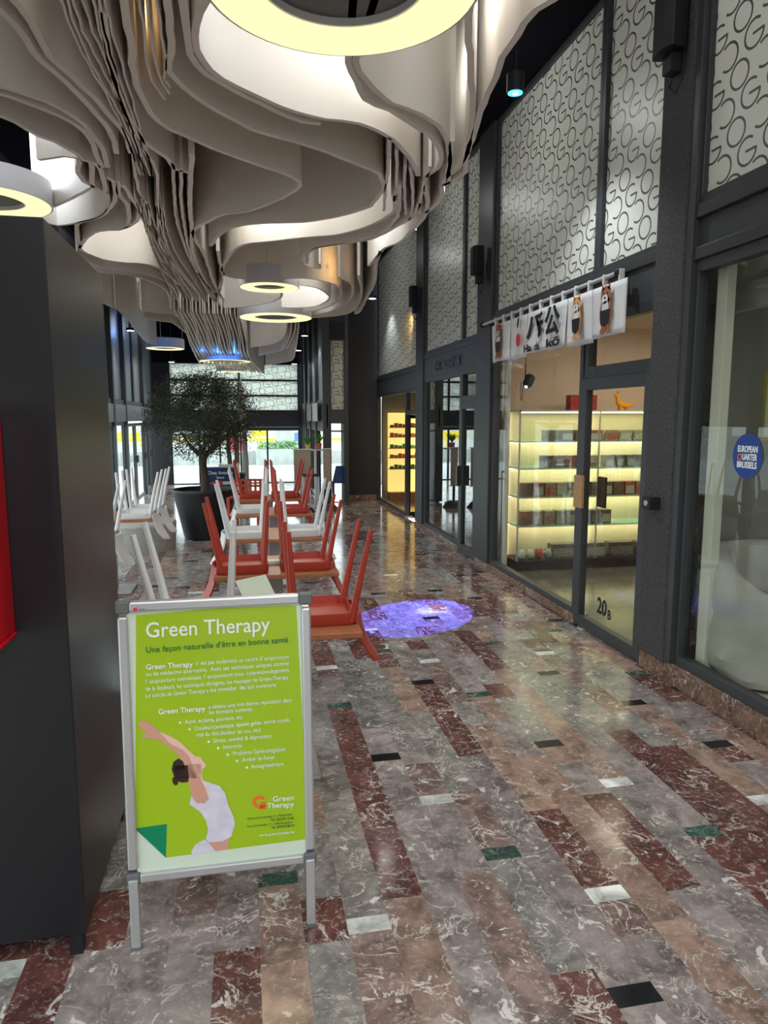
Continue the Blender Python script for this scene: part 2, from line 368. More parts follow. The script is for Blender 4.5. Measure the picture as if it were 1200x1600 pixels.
# marble plinths
for a, b, h in ((-2.4, 3.97, .14), (3.97, 4.31, .13), (5.32, 7.45, .075), (7.45, 7.93, .07), (8.6, 10.8, .07), (10.8, 10.95, .05), (11.62, 14.3, .045)):
    trim(S, a, b, 0, h, M['marblep'], -.015, .12)
# --- shop with the covered armchair (nearest)
window(S, -2.3, .7, .14, 2.62, M['glass'], .06); window(S, .76, 3.97, .14, 2.62, M['glass'], .07, fb=.06)
trim(S, -2.3, 3.97, 2.62, 2.69, M['frame'], -.02, .1); trim(S, -2.3, 3.97, 2.69, 2.86, M['band'], .015, .1); trim(S, -2.3, 3.97, 2.86, 2.93, M['frame'], -.02, .1)
window(S, .76, 3.97, 2.93, TOP, M['ogc'], .06, name='patterned_pane'); window(S, -2.3, .7, 2.93, TOP, M['ogc'], .06, name='patterned_pane')
trim(S, 3.93, 3.99, .14, TOP, M['frame'], -.035, .08)
# --- rendered column
trim(S, 3.99, 4.30, .13, TOP, M['column'], -.045, .2, bev=.012)
# --- shop 20B
S20 = door(S, 4.32, 5.33, .01, 2.0, M['glass'], .09, fb=.09, d0=-.01)
window(S, 4.30, 5.30, 2.0, 2.46, M['glass'], .06, fb=.09)
window(S, 5.33, 7.44, .075, 2.46, M['glass'], .055, fb=.05)
trim(S, 4.30, 7.44, 2.46, 2.72, M['band'], 0, .1); trim(S, 4.30, 7.44, 2.70, 2.77, M['frame'], -.02, .1)
window(S, 4.30, 5.17, 2.77, TOP, M['ogc'], .045, name='patterned_pane'); window(S, 5.17, 7.44, 2.77, TOP, M['ogc'], .045, name='patterned_pane')
trim(S, 7.44, 7.92, .07, TOP, M['frame'], -.03, .12, bev=.01)
# --- EAT&DRINK
SED = door(S, 7.94, 8.57, .01, 1.88, M['glassd'], .08, fb=.1, d0=-.01)
window(S, 7.92, 8.57, 1.88, 2.28, M['glass'], .06, fb=.08)
window(S, 8.57, 10.42, .07, 2.28, M['glassd'], .07, fb=.05)
trim(S, 7.92, 10.42, 2.28, 2.56, M['band'], 0, .1); trim(S, 7.92, 10.42, 2.55, 2.61, M['frame'], -.015, .1)
window(S, 7.92, 8.55, 2.61, TOP, M['ogc'], .045, name='patterned_pane'); window(S, 8.55, 10.42, 2.61, TOP, M['ogc'], .045, name='patterned_pane')
trim(S, 10.42, 10.85, .07, TOP, M['frame'], -.03, .12, bev=.01)
# --- lit shop with the open door
window(S, 10.85, 11.66, 1.74, 2.15, M['glass'], .05, fb=.07); window(S, 11.66, 14.25, .045, 2.15, M['glass'], .05)
trim(S, 10.85, 14.25, 2.15, 2.42, M['band'], 0, .1); trim(S, 10.85, 14.25, 2.41, 2.47, M['frame'], -.015, .1)
window(S, 10.85, 14.25, 2.47, TOP, M['ogc'], .045, name='patterned_pane')
NW[1] += 1; od = empty('door_%d' % NW[1], (WX+.03, 11.66, 0)); struct(od, 'glass shop door standing open')
Dd = lambda s, d, z: Vector((s*math.cos(R(28))+d*.5, -s*math.sin(R(28))*-.35+d, z))
mb = MB(); 
for a, b, c, d in ((0, .06, .02, 1.74), (.66, .72, .02, 1.74), (.06, .66, 1.68, 1.74), (.06, .66, .02, .1)): bar(mb, Dd, a, b, c, d, 0, .04)
mb.build('door_leaf_frame', M['black'], od); bar(MB(), Dd, .06, .66, .1, 1.68, .016, .022).build('glass_pane', M['glass'], od)
# --- dark return wall and the projecting shop corner
F14 = face_map(14.32)
wall('wall_corner', F14, 1.98, 2.74, 0, TOP, M['darkwall'], 0, .2)
trim(F14, 1.98, 2.66, 0, .12, M['marblep'], -.015, .02)
F13 = face_map(13.7)
for a, b in ((1.56, 1.64), (1.93, 2.0)): trim(F13, a, b, 0, TOP, M['frame'], 0, .62, bev=.01)
window(F13, 1.64, 1.93, 1.83, 3.17, M['ogcy'], .02, name='patterned_pane'); trim(F13, 1.64, 1.93, 3.17, TOP, M['darkwall'], .02, .2); trim(F13, 1.64, 1.93, 1.6, 1.83, M['frame'], 0, .2)
window(F13, 1.64, 1.93, .04, 1.6, M['glass'], .02); trim(F13, 1.64, 1.93, 1.42, 1.45, M['frame'], -.01, .05)
wall('wall_notice', F13, 1.66, 1.91, 3.17, 3.5, M['black'], 0, .03)
# --- receding side wall beyond the corner
S2 = side_map(1.5)
for a, b in ((13.7, 14.9), (14.9, 16.2), (16.2, 17.4), (17.4, 18.6)):
    window(S2, a, b, 1.95, 4.0, M['greypanel'], .09, name='frosted_pane'); window(S2, a, b, .02, 1.5, M['clear'], .07)
trim(S2, 13.7, 18.7, 1.5, 1.95, M['frame'], 0, .1); trim(S2, 13.7, 18.7, 4.0, TOP, M['ceil'], 0, .2)
for y in (14.9, 16.2, 17.4): trim(S2, y-.06, y+.06, 0, TOP, M['frame'], -.03, .02)
# --- far end facade
FE = face_map(18.7); XL, XR = -1.80, 1.42
wall('wall_end_header', FE, -2.3, 1.75, 3.05, TOP, M['ceil'], 0, .2)
wall('wall_end_left', FE, -2.4, XL+.02, 0, 3.05, M['black'], 0, .2); wall('wall_end_right', FE, XR, 1.9, 0, 3.05, M['black'], 0, .2)
trim(FE, XL, XR, 1.38, 1.86, M['black'], -.02, .15); trim(FE, XL, XR, 1.44, 1.46, M['greypanel'], -.03, 0)
for z0, z1 in ((1.86, 2.25), (2.25, 2.64), (2.64, 3.06)):
    for a, b in ((XL, -.08), (-.08, XR)): window(FE, a, b, z0, z1, M['ogcx'], .022, name='patterned_pane', fm=M['black'], d1=.12)
for a, b in ((XL, -1.12), (-1.12, -.60), (-.60, -.08), (-.08, .60), (.60, XR)): window(FE, a, b, .0, 1.38, M['clear'], .022, fm=M['black'])
# --- left-hand shopfronts
SL = side_map(-2.2, -1)
for a, b in ((-3, 3), (3, 7.4), (7.4, 9.6), (9.6, 11.6), (11.6, 13.0), (13.0, 14.3), (14.3, 15.6), (15.6, 16.8), (16.8, 18.7)):
    window(SL, a, b, 1.93, 4.2, M['greypanel'], .09, name='frosted_pane')
    if a < 14.3: window(SL, a, b, .05, 1.62, M['clear'], .07)
trim(SL, -3, 18.7, 1.62, 1.93, M['greypanel'], -.03, .12); trim(SL, -3, 18.7, 4.2, TOP, M['ceil'], 0, .12); trim(SL, -3, 14.3, 0, .05, M['marblep'], 0, .1)
for y in (9.6, 13.0, 14.3, 16.8): trim(SL, y-.07, y+.07, 0, TOP, M['frame'], -.04, .02)
for a, b in ((14.3, 15.5), (15.5, 16.8), (16.8, 18.0)):
    dd = door(SL, a+.05, b-.02, .0, 1.58, M['clear'], .06, fb=.04)
    bar(MB(), SL, b-.16, b-.06, .78, .92, -.06, 0).build('door_lock', M['black'], dd)
# --- street outside
def plain(name, x0, x1, y0, y1, z0, z1, m, label=None): return struct(MB().box(x0, x1, y0, y1, z0, z1).build(name, m), label)
plain('ground_plaza', -40, 25, 18.85, 26, -.12, -.02, M['pave']); plain('ground_side_street', -40, -2.35, -6, 18.85, -.12, -.02, M['pave'])
plain('ground_street', -40, 25, 26, 70, -.14, -.05, M['stone']); 
plain('wall_terrace', -12, 12, 27, 27.3, -.05, .45, M['stone'])
plain('wall_street_far', -40, 25, 60, 60.5, -.05, 3.2, M['cream'])
# ================================================================ SHOP INTERIORS
def room(x0, x1, y0, y1, zf, zc, wm, fm, nm, cm=None):
    struct(MB().box(x1, x1+.1, y0, y1, 0, zc).build('wall_back_'+nm, wm)); struct(MB().box(x0, x1, y1-.1, y1, 0, zc).build('wall_far_'+nm, wm))
    struct(MB().box(x0, x1, y0, y0+.1, 0, zc).build('wall_near_'+nm, wm)); struct(MB().box(x0, x1, y0, y1, zf-.05, zf).build('floor_'+nm, fm))
    struct(MB().box(x0, x1, y0, y1, zc, zc+.05).build('ceiling_'+nm, cm or wm))
room(2.78, 6.2, -2.2, 4.33, .13, 2.8, M['olive'], M['palefloor'], 'furniture_shop')
room(2.78, 6.0, 4.34, 7.86, .02, 2.72, M['beige'], M['greyfloor'], 'toy_shop')
room(2.78, 6.0, 7.9, 10.7, .02, 2.6, M['olive'], M['greyfloor'], 'restaurant')
room(2.78, 6.5, 10.8, 14.4, .03, 2.45, M['olive'], M['greyfloor'], 'lit_shop')
area('furniture_shop_lamp', (4.6, 2.2, 2.75), (0, 0, 0), 1.2, 3, 18, (1, 1, .9)); area('toy_shop_lamp', (4.3, 6.0, 2.68), (0, 0, 0), 1.4, 1.4, 42, (1, .86, .66))
area('restaurant_lamp', (4.5, 9.3, 2.55), (0, 0, 0), .8, .8, 5, (1, .95, .8)); area('lit_shop_lamp', (3.6, 12.6, 2.4), (0, 0, 0), .6, 1.2, 14, (1, .75, .4))

# ---- near shop: covered armchair, cream pilaster, valance, sticker, lemon, cable
trim(S, 3.77, 3.86, .14, 2.8, M['cream'], .10, .16)
struct(MB().box(3.05, 3.12, -2, 4.3, 2.36, 2.52).build('trim_valance', M['cream']))
def armchair():
    root = empty('armchair', (3.27, 3.74, .13)); tag(root, 'tub armchair under a white dust cover seen through the nearest shop window', 'armchair')
    rg = random.Random(4); N = 72; rings = []; inner = []
    def top(a):     # a=0 is the open front (towards +X,-Y); rear high, arms slope down
        c = math.cos(a-R(-85)); return .42+.34*max(0, min(1, (1-c)/1.5))**.8
    for t in (0, .08, .2, .35, .5, .65, .8, .9, .97, 1.0):
        r_ = []
        for k in range(N):
            a = 2*math.pi*k/N; zt = top(a); z = .03*math.sin(3*a)+.05+t*(zt-.05)
            r = .46 + .035*(1-t) + .02*math.sin(5*a+2+3*t)*(1-t) + .016*math.sin(a*2+t*9) + .009*math.sin(7*a-t*11)
            r -= .03*max(0, t-.9)*8*.3; r += (.03*(1-abs(math.sin(1.6*a+4.2*t)))**4 + .018*(1-abs(math.sin(2.3*a-3.1*t+1)))**5)*min(1, 3*(1-t))
            r_.append((r*math.cos(a), r*.95*math.sin(a), z))
        rings.append(r_)
    for t, rr in ((1.0, .40), (.96, .35), (.8, .32), (.6, .31)):
        r_ = []
        for k in range(N):
            a = 2*math.pi*k/N; zt = top(a); r = rr+.008*math.sin(24*a)*(1 if t < .95 else .2)
            r_.append((r*math.cos(a), r*.95*math.sin(a), max(.34, zt*t)))
        rings.append(r_)
    rings.append([(0.3*math.cos(2*math.pi*k/N), .28*math.sin(2*math.pi*k/N), .36) for k in range(N)])
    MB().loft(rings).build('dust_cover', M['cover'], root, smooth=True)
    for x, y in ((-.3, -.25), (-.3, .25), (.3, -.25), (.3, .25)): MB().cyl(x, y, 0, .1, .02, .028, 10).build('leg', M['wood'], root)
armchair()
tag(MB().cyl(2.86, 3.78, .13, .14, .01, .02, 8).loft([[(2.86+.032*math.sin(R(15*i))*math.cos(R(30*k)), 3.70+.032*math.sin(R(15*i))*math.sin(R(30*k)), .165-.034*math.cos(R(15*i))) for k in range(12)] for i in range(1, 12)]).build('lemon', mat('lemon_skin', (.65, .5, .03), .45), smooth=True), 'small yellow lemon on the sill floor of the nearest shop window', 'lemon')
tag(MB().tube([(2.88, 3.66, .14), (3.0, 3.62, .138), (3.05, 3.45, .138), (3.0, 3.3, .138), (2.93, 3.2, .138), (3.0, 3.05, .138), (3.1, 3.0, .14)], .006, 6).build('power_cable', M['cream'], smooth=True), 'thin pale cable curling on the shop floor in front of the covered armchair', 'cable')
tag(MB().box(3.08, 3.16, 2.93, 3.05, .135, .175).build('power_socket', M['white'], bevel=.008), 'white plug socket block at the end of the pale cable', 'socket')
tag(MB().box(2.86, 2.9, 3.70, 3.76, .14, .42).build('wood_offcut', M['brass'], bevel=.003), 'short upright brown wooden block at the foot of the cream pilaster', 'wood block')
st = empty('round_sticker', (WX+.03, 3.42, 1.49)); tag(st, 'round blue sticker with bold white lettering on the nearest shop window', 'sticker')
MB().poly([(0, .115*math.cos(R(10*k)), .122*math.sin(R(10*k))) for k in range(36)], (-.0015, 0, 0)).build('disc', M['blue'], st)
for i, (tx, wd) in enumerate((('EUROPEAN', .155), ('UARTER', .115), ('BRUSSELS', .155))):
    text('lettering', tx, (-.002, .077 if i != 1 else .037, .022-.043*i), (0, -1, 0), (0, 0, 1), .048, M['white'], st, width=wd, depth=.0006, bold=.0012)
mb = MB(); mb.loft([[(x, .057+r*math.cos(R(15*k)), -.007+r*math.sin(R(15*k))) for k in range(24)] for x, r in ((-.002, .018), (-.003, .018), (-.003, .012), (-.002, .012))], cap=False); mb.build('lettering', M['orange'], st)
yp = empty('yellow_poster', (2.98, 2.9, 0)); tag(yp, 'yellow framed poster hanging at the right edge of the nearest shop window', 'poster')
p = atX(1196, 580, 3.2); q = atX(1196, 688, 3.2); yp.location = (3.2, p.y-.0, q.z)
MB().box(0, .02, -.45, 0, 0, p.z-q.z).build('frame', M['yellow'], yp); MB().box(-.004, 0, -.43, -.03, .03, p.z-q.z-.03).build('print', M['paper'], yp)

# ---- shop 20B: lit glass cabinet with shelves of boxed collectibles
YC = 7.22
def cz(y, x=850): return atY(x, y, YC).z
cab = empty('display_cabinet', (2.95, YC, 0)); tag(cab, 'lit glass display cabinet full of boxed collectibles behind the 20B shopfront', 'display cabinet')
CX0, CX1 = 2.90-2.95, 4.75-2.95; zb, zt = .13, cz(641)
MB().box(CX0, CX1, 0, .42, .02, zb).build('base', M['black'], cab); MB().box(CX0, CX1, .40, .42, zb, zt).build('back_panel', mat('cabinet_back', (.72, .62, .42), .7), cab)
shz = [cz(862)+.0, cz(822), cz(777), cz(732), cz(690)]
for z in shz[1:]: MB().box(CX0+.02, CX1-.01, .01, .39, z-.012, z).build('shelf', mat('shelf_glass_edge', (.35, .6, .5), .2), cab)
for x in (CX0, (CX0+CX1)/2, CX1-.012): MB().box(x, x+.012, 0, .02, zb, zt).build('upright', M['alu'], cab)
MB().box(CX0, CX1, 0, .42, zt-.015, zt).build('top', mat('cabinet_top', (.6, .6, .5), .3), cab)
for x in (CX0+.02, .96): MB().box(x, x+.012, .37, .385, zb, zt).build('led_strip', M['led'], cab, )
MB().box(CX0+.02, CX1, .02, .03, zt-.03, zt-.018).build('led_strip', M['led'], cab)
for z in shz[1:]:
    MB().box(CX0+.04, CX1-.03, .375, .385, z-.03, z-.02).build('led_strip', M['led'], cab)
MB().box(CX0+.01, CX1-.01, -.006, 0, zb, zt-.03).build('glass_front', M['clear'], cab)
area('cabinet_light', (3.85, YC+.2, zt-.03), (0, 0, 0), 1.7, .25, 5, (1, .88, .6))
for z in shz[1:]: area('shelf_light', (3.85, YC+.28, z-.035), (R(25), 0, 0), 1.7, .04, 3.2, (1, .88, .6))
cols = [(.22, .1, .08), (.16, .12, .11), (.34, .2, .16), (.12, .1, .09), (.3, .27, .24), (.36, .1, .08), (.2, .18, .2), (.42, .33, .24)]
bm_ = [mat('box_print_%d' % i, c, .4, noise=.5, nscale=35) for i, c in enumerate(cols)]
ORD = ['leftmost'] + [w_+' from the left' for w_ in ('second', 'third', 'fourth', 'fifth', 'sixth', 'seventh', 'eighth', 'ninth', 'tenth', 'eleventh')] + ['rightmost']
def boxes(z, y0, xs, w_, h_, what, grp, lab, cl=True):
    protos = {}
    for i, x in enumerate(xs):
        kind = (i*5+int(z*10)) % len(bm_)
        if kind not in protos:
            o = MB().box(-w_/2, w_/2, 0, .13, 0, h_).use(bm_[kind]).box(0, .001, 0, .001, 0, .001).build(what, bm_[kind], bevel=.004)
            o.data.materials.clear(); o.data.materials.append(bm_[kind])
            for f in o.data.polygons: f.material_index = 0
            f_ = MB().box(-w_/2+.012, w_/2-.012, -.003, 0, h_*.12, h_*.7).build('front_window', M['plinthstone'] if i % 2 else bm_[(kind+3) % 8], o)
            protos[kind] = o
        else: o = copy_tree(protos[kind])
        o.location = (x, YC+y0, z); o.rotation_euler = (0, 0, 0)
        tag(o, lab % (ORD[i] if i < len(xs)-1 else 'rightmost'), 'boxed toy', grp)
base_x = 2.95
def rowx(a, b, n): return [a+(b-a)*(k+.5)/n for k in range(n)]
boxes(shz[1], .06, rowx(2.96, 4.05, 8), .115, .155, 'collectible_box', 'boxed collectibles on the lowest glass shelf', 'collectible box on the lowest glass shelf, %s in its row')
boxes(shz[2], .06, rowx(2.96, 4.6, 12), .12, .15, 'collectible_box', 'boxed collectibles on the second glass shelf', 'collectible box on the second glass shelf, %s in its row')
boxes(shz[3], .1, [3.28, 3.42, 3.55, 3.68, 3.82, 4.02, 4.15, 4.28, 4.42, 4.55], .1, .13, 'collectible_box', 'boxes on the third glass shelf', 'small printed box on the third glass shelf, %s in its row')
boxes(shz[4], .1, [3.32, 3.5, 3.67, 3.84, 4.03, 4.2, 4.37, 4.54], .14, .12, 'collectible_box', 'boxes on the top glass shelf', 'boxed figure on the top glass shelf, %s in its row')
boxes(zb, .08, [3.5, 3.85, 4.2, 4.55], .3, .16, 'collectible_box', 'large boxes on the cabinet floor', 'wide low toy box on the cabinet floor, %s in its row')
rb = MB().box(-.16, .16, 0, .12, 0, .17).build('red_gift_box', mat('red_gift_box', (.28, .015, .015), .5, noise=.3), bevel=.006); q = atY(912, 640, YC+.15); rb.location = (q.x, YC+.15, zt)
tag(rb, 'dark red box lying on top of the lit glass cabinet', 'box')
MB().box(-.05, .05, -.003, 0, .05, .13).build('label_print', mat('gold_print', (.2, .2, .05), .4), rb)
# orange dragon toy
q = atY(972, 638, YC+.12); dr = empty('toy_dragon', (q.x, YC+.12, zt)); tag(dr, 'small orange long-necked toy dragon standing on the lit glass cabinet', 'toy')
om = mat('orange_plastic', (.75, .28, .01), .45)
MB().tube([(.15, 0, .12), (.11, 0, .06), (.06, 0, .05), (0, 0, .06), (-.05, 0, .08), (-.06, 0, .13), (-.07, 0, .17), (-.10, 0, .165)], [.008, .016, .024, .034, .03, .02, .026, .01], 10).build('body', om, dr, smooth=True)
for x, y in ((.05, .02), (.05, -.02), (-.03, .02), (-.03, -.02)): MB().cyl(x, y, 0, .05, .009, .012, 8).build('leg', om, dr)
for y in (.012, -.012): MB().tube([(-.065, y, .185), (-.05, y*1.6, .22)], [.005, .002], 6).build('horn', M['brown'], dr)
for i, (x, c) in enumerate(((2.98, (.6, .6, .6)), (3.08, (.7, .65, .6)), (3.18, (.6, .1, .1)), (3.29, (.55, .55, .6)))):
    pl = MB().loft([[(.05*math.sin(R(18*j))*math.cos(R(36*k)), .05*math.sin(R(18*j))*math.sin(R(36*k)), .055-.055*math.cos(R(18*j))) for k in range(10)] for j in range(1, 10)]).build('plush_toy', mat('plush_%d' % i, c, .9, noise=.2), smooth=True)
    for s_ in (-1, 1): MB().loft([[(s_*.03+.014*math.sin(R(30*j))*math.cos(R(45*k)), .014*math.sin(R(30*j))*math.sin(R(45*k)), .1-.018*math.cos(R(30*j))) for k in range(8)] for j in range(1, 6)]).build('ear', pl.data.materials[0], pl, smooth=True)
    pl.location = (x+.03, YC+.12, zb); tag(pl, ('pale grey plush toy at the left end of the cabinet floor', 'cream plush toy second from the left on the cabinet floor', 'red plush toy on the cabinet floor', 'bluish white plush toy on the cabinet floor, rightmost of the plush row')[i], 'plush toy')
# inside pillar and the projector
tag(MB().cyl(2.83, 7.42, .02, 2.7, .035, .035, 20).build('round_pipe', M['cream'], smooth=True), 'pale vertical pipe inside the left corner of the 20B window', 'pipe')
q = atX(824, 600, 2.95); q.z = q.z; pj = empty('light_projector', q); tag(pj, 'small black light projector with glowing lens and dangling cable behind the 20B window', 'projector')
axis = (Vector((1.47, 5.83, 0))-Vector(q)).normalized()
MB().tube([-axis*.10+Vector((0, 0, 0)), Vector((0, 0, 0)), axis*.04], [.052, .052, .03], 14).build('housing', M['black'], pj, smooth=True)
MB().tube([axis*.04, axis*.045], [.016, .016], 12).build('lens', M['whitelens'], pj)
MB().tube([(0, .02, 0), (.0, .06, .06), (0, .06, 2.71-q.z)], .008, 6).build('bracket', M['black'], pj)
MB().tube([(0, .17, .03), (0, .19, -.06), (0, .18, -.16), (0, .14, -.17), (0, .13, -.05), (0, .1, -.0)], .004, 5).build('cable', M['black'], pj, smooth=True)
PJ = Vector(q)+axis*.06
# ---- wooden push plates, number on the 20B door
hp = bar(MB(), S, 5.19, 5.32, .98, 1.24, -.05, -.02).build('push_plate', M['brass'], S20, bevel=.006); bar(MB(), S, 5.03, 5.14, 1.0, 1.24, .06, .09).build('push_plate', M['darkglass'], S20, bevel=.006)
text('house_number', '20', (WX+.005, 4.96, .2), (0, -1, 0), (0, 0, 1), .17, M['ink'], S20, width=.15, bold=.004)
text('house_number', 'B', (WX+.005, 4.795, .19), (0, -1, 0), (0, 0, 1), .1, M['ink'], S20, width=.05, bold=.003)
lk = MB().box(WX-.12, WX-.045, 4.10, 4.19, 1.11, 1.19).build('key_switch_box', M['black'], bevel=.004); tag(lk, 'small black key switch box on the dark rendered column', 'switch box')
MB().loft([[(WX-.12-d, 4.145+r*math.cos(R(20*k)), 1.15+r*math.sin(R(20*k))) for k in range(18)] for d, r in ((0, .02), (.005, .018))]).build('lock_cylinder', M['steel'], lk)
# EAT&DRINK letters and handle
text('raised_lettering', 'EAT&DRINK', (WX-.02, 9.78, 2.34), (0, -1, 0), (0, 0, 1), .19, mat('dark_letters', (.16, .165, .17), .3, metal=.6), width=1.22, depth=.006, bold=0)
tag(bpy.data.objects['raised_lettering'], 'raised metal lettering on the grey fascia band over the dark reflective shopfront', 'lettering')
bar(MB(), S, 8.50, 8.56, .85, 1.1, -.06, -.02).build('door_handle', M['darkglass'], SED)
# speakers on the columns
def speaker(Y, z, lab, s=1.0):
    e = empty('wall_speaker', (WX-.045, Y, z)); tag(e, lab, 'speaker', None)
    MB().box(-.02, 0, -.04*s, .04*s, -.1*s, .12*s).build('bracket', M['black'], e)
    v = [(-.02, -.09), (-.12, -.11), (-.15, -.05), (-.15, .05), (-.12, .11), (-.02, .09)]
    MB().poly([(x*s, y*s, -.06*s) for x, y in v], (0, 0, .32*s)).build('cabinet', M['black'], e, bevel=.006)
    MB().box(-.09*s, -.01, -.045*s, .045*s, -.17*s, -.062*s).build('junction_box', M['black'], e, bevel=.004)
    MB().tube([(-.04, 0, -.17*s), (-.05, .02, -.24*s), (-.03, -.02, -.28*s), (-.02, -.06, -.22*s), (-.02, -.08, .1*s)], .005, 6).build('cable', M['black'], e, smooth=True)
speaker(4.13, 3.9, 'large black speaker box high on the rendered column beside the 20B shop')
speaker(7.68, 3.3, 'black speaker box high on the column between shop 20B and the dark reflective shopfront', .9)
speaker(10.65, 3.4, 'black speaker box high on the column beyond the dark reflective shopfront', .9)

# ---- printed shop curtain over 20B
nc = empty('shop_curtain', (WX-.09, 0, 2.69)); tag(nc, 'white printed fabric shop curtain with black Japanese lettering hung on a rod over shop 20B', 'curtain')
MB().tube([(0, 4.66, 0), (0, 7.5, 0)], .016, 10).build('rod', mat('painted_rod', (.5, .5, .52), .4), nc, smooth=True)
for y in (4.63, 7.5): MB().tube([(0, y, 0), (0, y+.05, 0)], .03, 12).build('rod_end', M['black'], nc, smooth=True)
for y in (4.72, 7.42): MB().box(0, .1, y-.012, y+.012, -.015, .015).build('rod_bracket', M['black'], nc)
def cy(x): return atX(x, 540, WX-.09).y
cuts = [cy(x) for x in (771, 800, 826, 857, 889, 927, 981)]
dep = lambda y: .012*math.sin(y*9)+.008*math.sin(y*23+1)
panels = []
for i, (a, b) in enumerate(zip(cuts, cuts[1:])):
    mb = MB(); n = 14; rows = 8; g = []
    for r in range(rows+1):
        z = -.06 - r*(.37+.012*math.sin(i*2.1))/rows
        g.append([mb.bm.verts.new((dep(a+(b-a)*k/n)*r/rows - .02 + .01*math.sin(i*1.9)*r/rows, a+(b-a)*(.01+.98*k/n), z)) for k in range(n+1)])
    for r in range(rows):
        for k in range(n): mb._f([g[r][k], g[r][k+1], g[r+1][k+1], g[r+1][k]])
    o = mb.build('cloth_panel', M['cloth'], nc, smooth=True); sm = o.modifiers.new('thick', 'SOLIDIFY'); sm.thickness = .004; sm.offset = 0; panels.append(o)
for k in range(12):
    y = cuts[0]+(cuts[-1]-cuts[0])*(k+.35)/11.9
    MB().box(-.02, .02, y-.011, y+.011, -.07, .021).build('loop', M['cloth'], nc, bevel=.006)
CXp = -.045
def blob(cyy, czz, ry, rz, m, rot=0, d=0, sq=1):
    pts = []
    for k in range(20):
        a = 2*math.pi*k/20; y = ry*math.copysign(abs(math.cos(a))**sq, math.cos(a)); z = rz*math.copysign(abs(math.sin(a))**sq, math.sin(a))
        pts.append((CXp-d, cyy+y*math.cos(rot)-z*math.sin(rot), czz+y*math.sin(rot)+z*math.cos(rot)))
    return pts
def dog(cyy, fur, apron, s=1.0, parent=None):
    """upright painted dog wearing an apron"""
    mb = MB(); f = fur
    mb.use(f)
    for a in ((cyy, -.14, .075, .07), (cyy, -.26, .085, .13)): mb.poly(blob(a[0], a[1], a[2]*s, a[3]*s, f), (-.001, 0, 0))
    for sy in (-1, 1):
        mb.poly([(CXp, cyy+sy*.07*s, -.12), (CXp, cyy+sy*.06*s, -.055), (CXp, cyy+sy*.02*s, -.09)], (-.001, 0, 0)); mb.poly(blob(cyy+sy*.045*s, -.385, .03*s, .025*s, f), (-.001, 0, 0))
    mb.use(M['cloth']).poly(blob(cyy+.01, -.165, .045*s, .035*s, f, d=.002), (-.001, 0, 0)).poly(blob(cyy, -.225, .05*s, .05*s, f, d=.002), (-.001, 0, 0))
    mb.use(apron).poly([(CXp-.004, cyy-.075*s, -.24), (CXp-.004, cyy+.075*s, -.24), (CXp-.004, cyy+.06*s, -.33), (CXp-.004, cyy, -.355), (CXp-.004, cyy-.06*s, -.33)], (-.001, 0, 0))
    mb.use(M['ink'])
    for sy in (-1, 1): mb.poly(blob(cyy+sy*.025*s, -.125, .007*s, .007*s, f, d=.004), (-.001, 0, 0))
    mb.poly(blob(cyy+.008, -.155, .01*s, .008*s, f, d=.004), (-.001, 0, 0))
    return mb.build('dog_print', None, nc)
dog((cuts[0]+cuts[1])/2, M['brown'], M['ink']); dog((cuts[-1]+cuts[-2])/2, M['brown'], M['ink'], .95)
dog((cuts[-2]+cuts[-3])/2, M['tan'], M['ink'], .9)
yy = (cuts[1]+cuts[2])/2-.06; mb = MB(); mb.use(M['redp']).poly(blob(yy, -.28, .05, .06, None), (-.001, 0, 0)); mb.use(M['ink']).poly(blob(yy+.01, -.12, .02, .05, None, .3, .001), (-.001, 0, 0)); mb.build('bird_print', None, nc)
for ch, x, wd in (('ハ', 829, .34), ('チ', 846, .12), ('公', 858, .30)): text('lettering', ch, (CXp-.004, cy(x), -.29), (0, -1, 0), (0, 0, 1), .25, M['ink'], nc, width=wd, bold=.008)
for ch, x, wd in (('Ha', 826, .17), ('chi', 843, .10), ('kō', 861, .26)): text('lettering', ch, (CXp-.004, cy(x), -.405), (0, -1, 0), (0, 0, 1), .09, M['ink'], nc, width=wd, bold=.003)

# ---- lit shop: back-lit niche of shelves
nf = empty('backlit_shelf_niche', (3.2, 14.02, 0)); tag(nf, 'glowing yellow backlit wall shelves stocked with small packages in the furthest lit shop', 'shelf unit')
pa = atY(607, 645, 14.1); pb = atY(634, 768, 14.1); x0, x1, z0, z1 = pa.x-3.2, pa.x-3.2+.62, pb.z, pa.z
MB().box(x0, x1, .12, .16, z0, z1).build('lightbox', M['ledy'], nf); MB().box(x0, x1, -.1, .16, .03, z0).build('base_cabinet', M['wood'], nf)
niv = [z0+(z1-z0)*k for k in (.30, .44, .56, .70, .82)]
for z in niv: MB().box(x0, x1, -.1, .11, z-.012, z).build('shelf', M['wood'], nf)
for zi, z in enumerate(niv):
    for k in range(7):
        h = .05+.035*((k*3+zi) % 4)/3; o = MB().box(-.035, .035, -.03, .03, 0, h).build('small_package', (M['brown'], M['terracotta'], M['dgreen'])[zi % 3 if zi else 2], bevel=.003)
        o.location = (3.2+x0+.05+k*.085, 14.0, z); SH = ('lowest', 'second', 'third', 'fourth', 'topmost')[zi]; tag(o, 'small package on the %s backlit shelf, %s in its row' % (SH, ('leftmost', 'second', 'third', 'middle', 'fifth', 'sixth', 'rightmost')[k]), 'package', 'packages on the %s backlit shelf' % SH)
point('niche_glow', (3.5, 13.6, 1.2), 9, (1, .7, .3), .15)
ct = MB().box(2.86, 3.25, 11.05, 11.5, .03, 1.0).box(2.84, 3.27, 11.03, 11.52, 1.0, 1.03).build('counter', mat('pale_wood', (.7, .48, .3), .5), bevel=.01); tag(ct, 'pale wooden counter just inside the open door of the lit shop', 'counter')
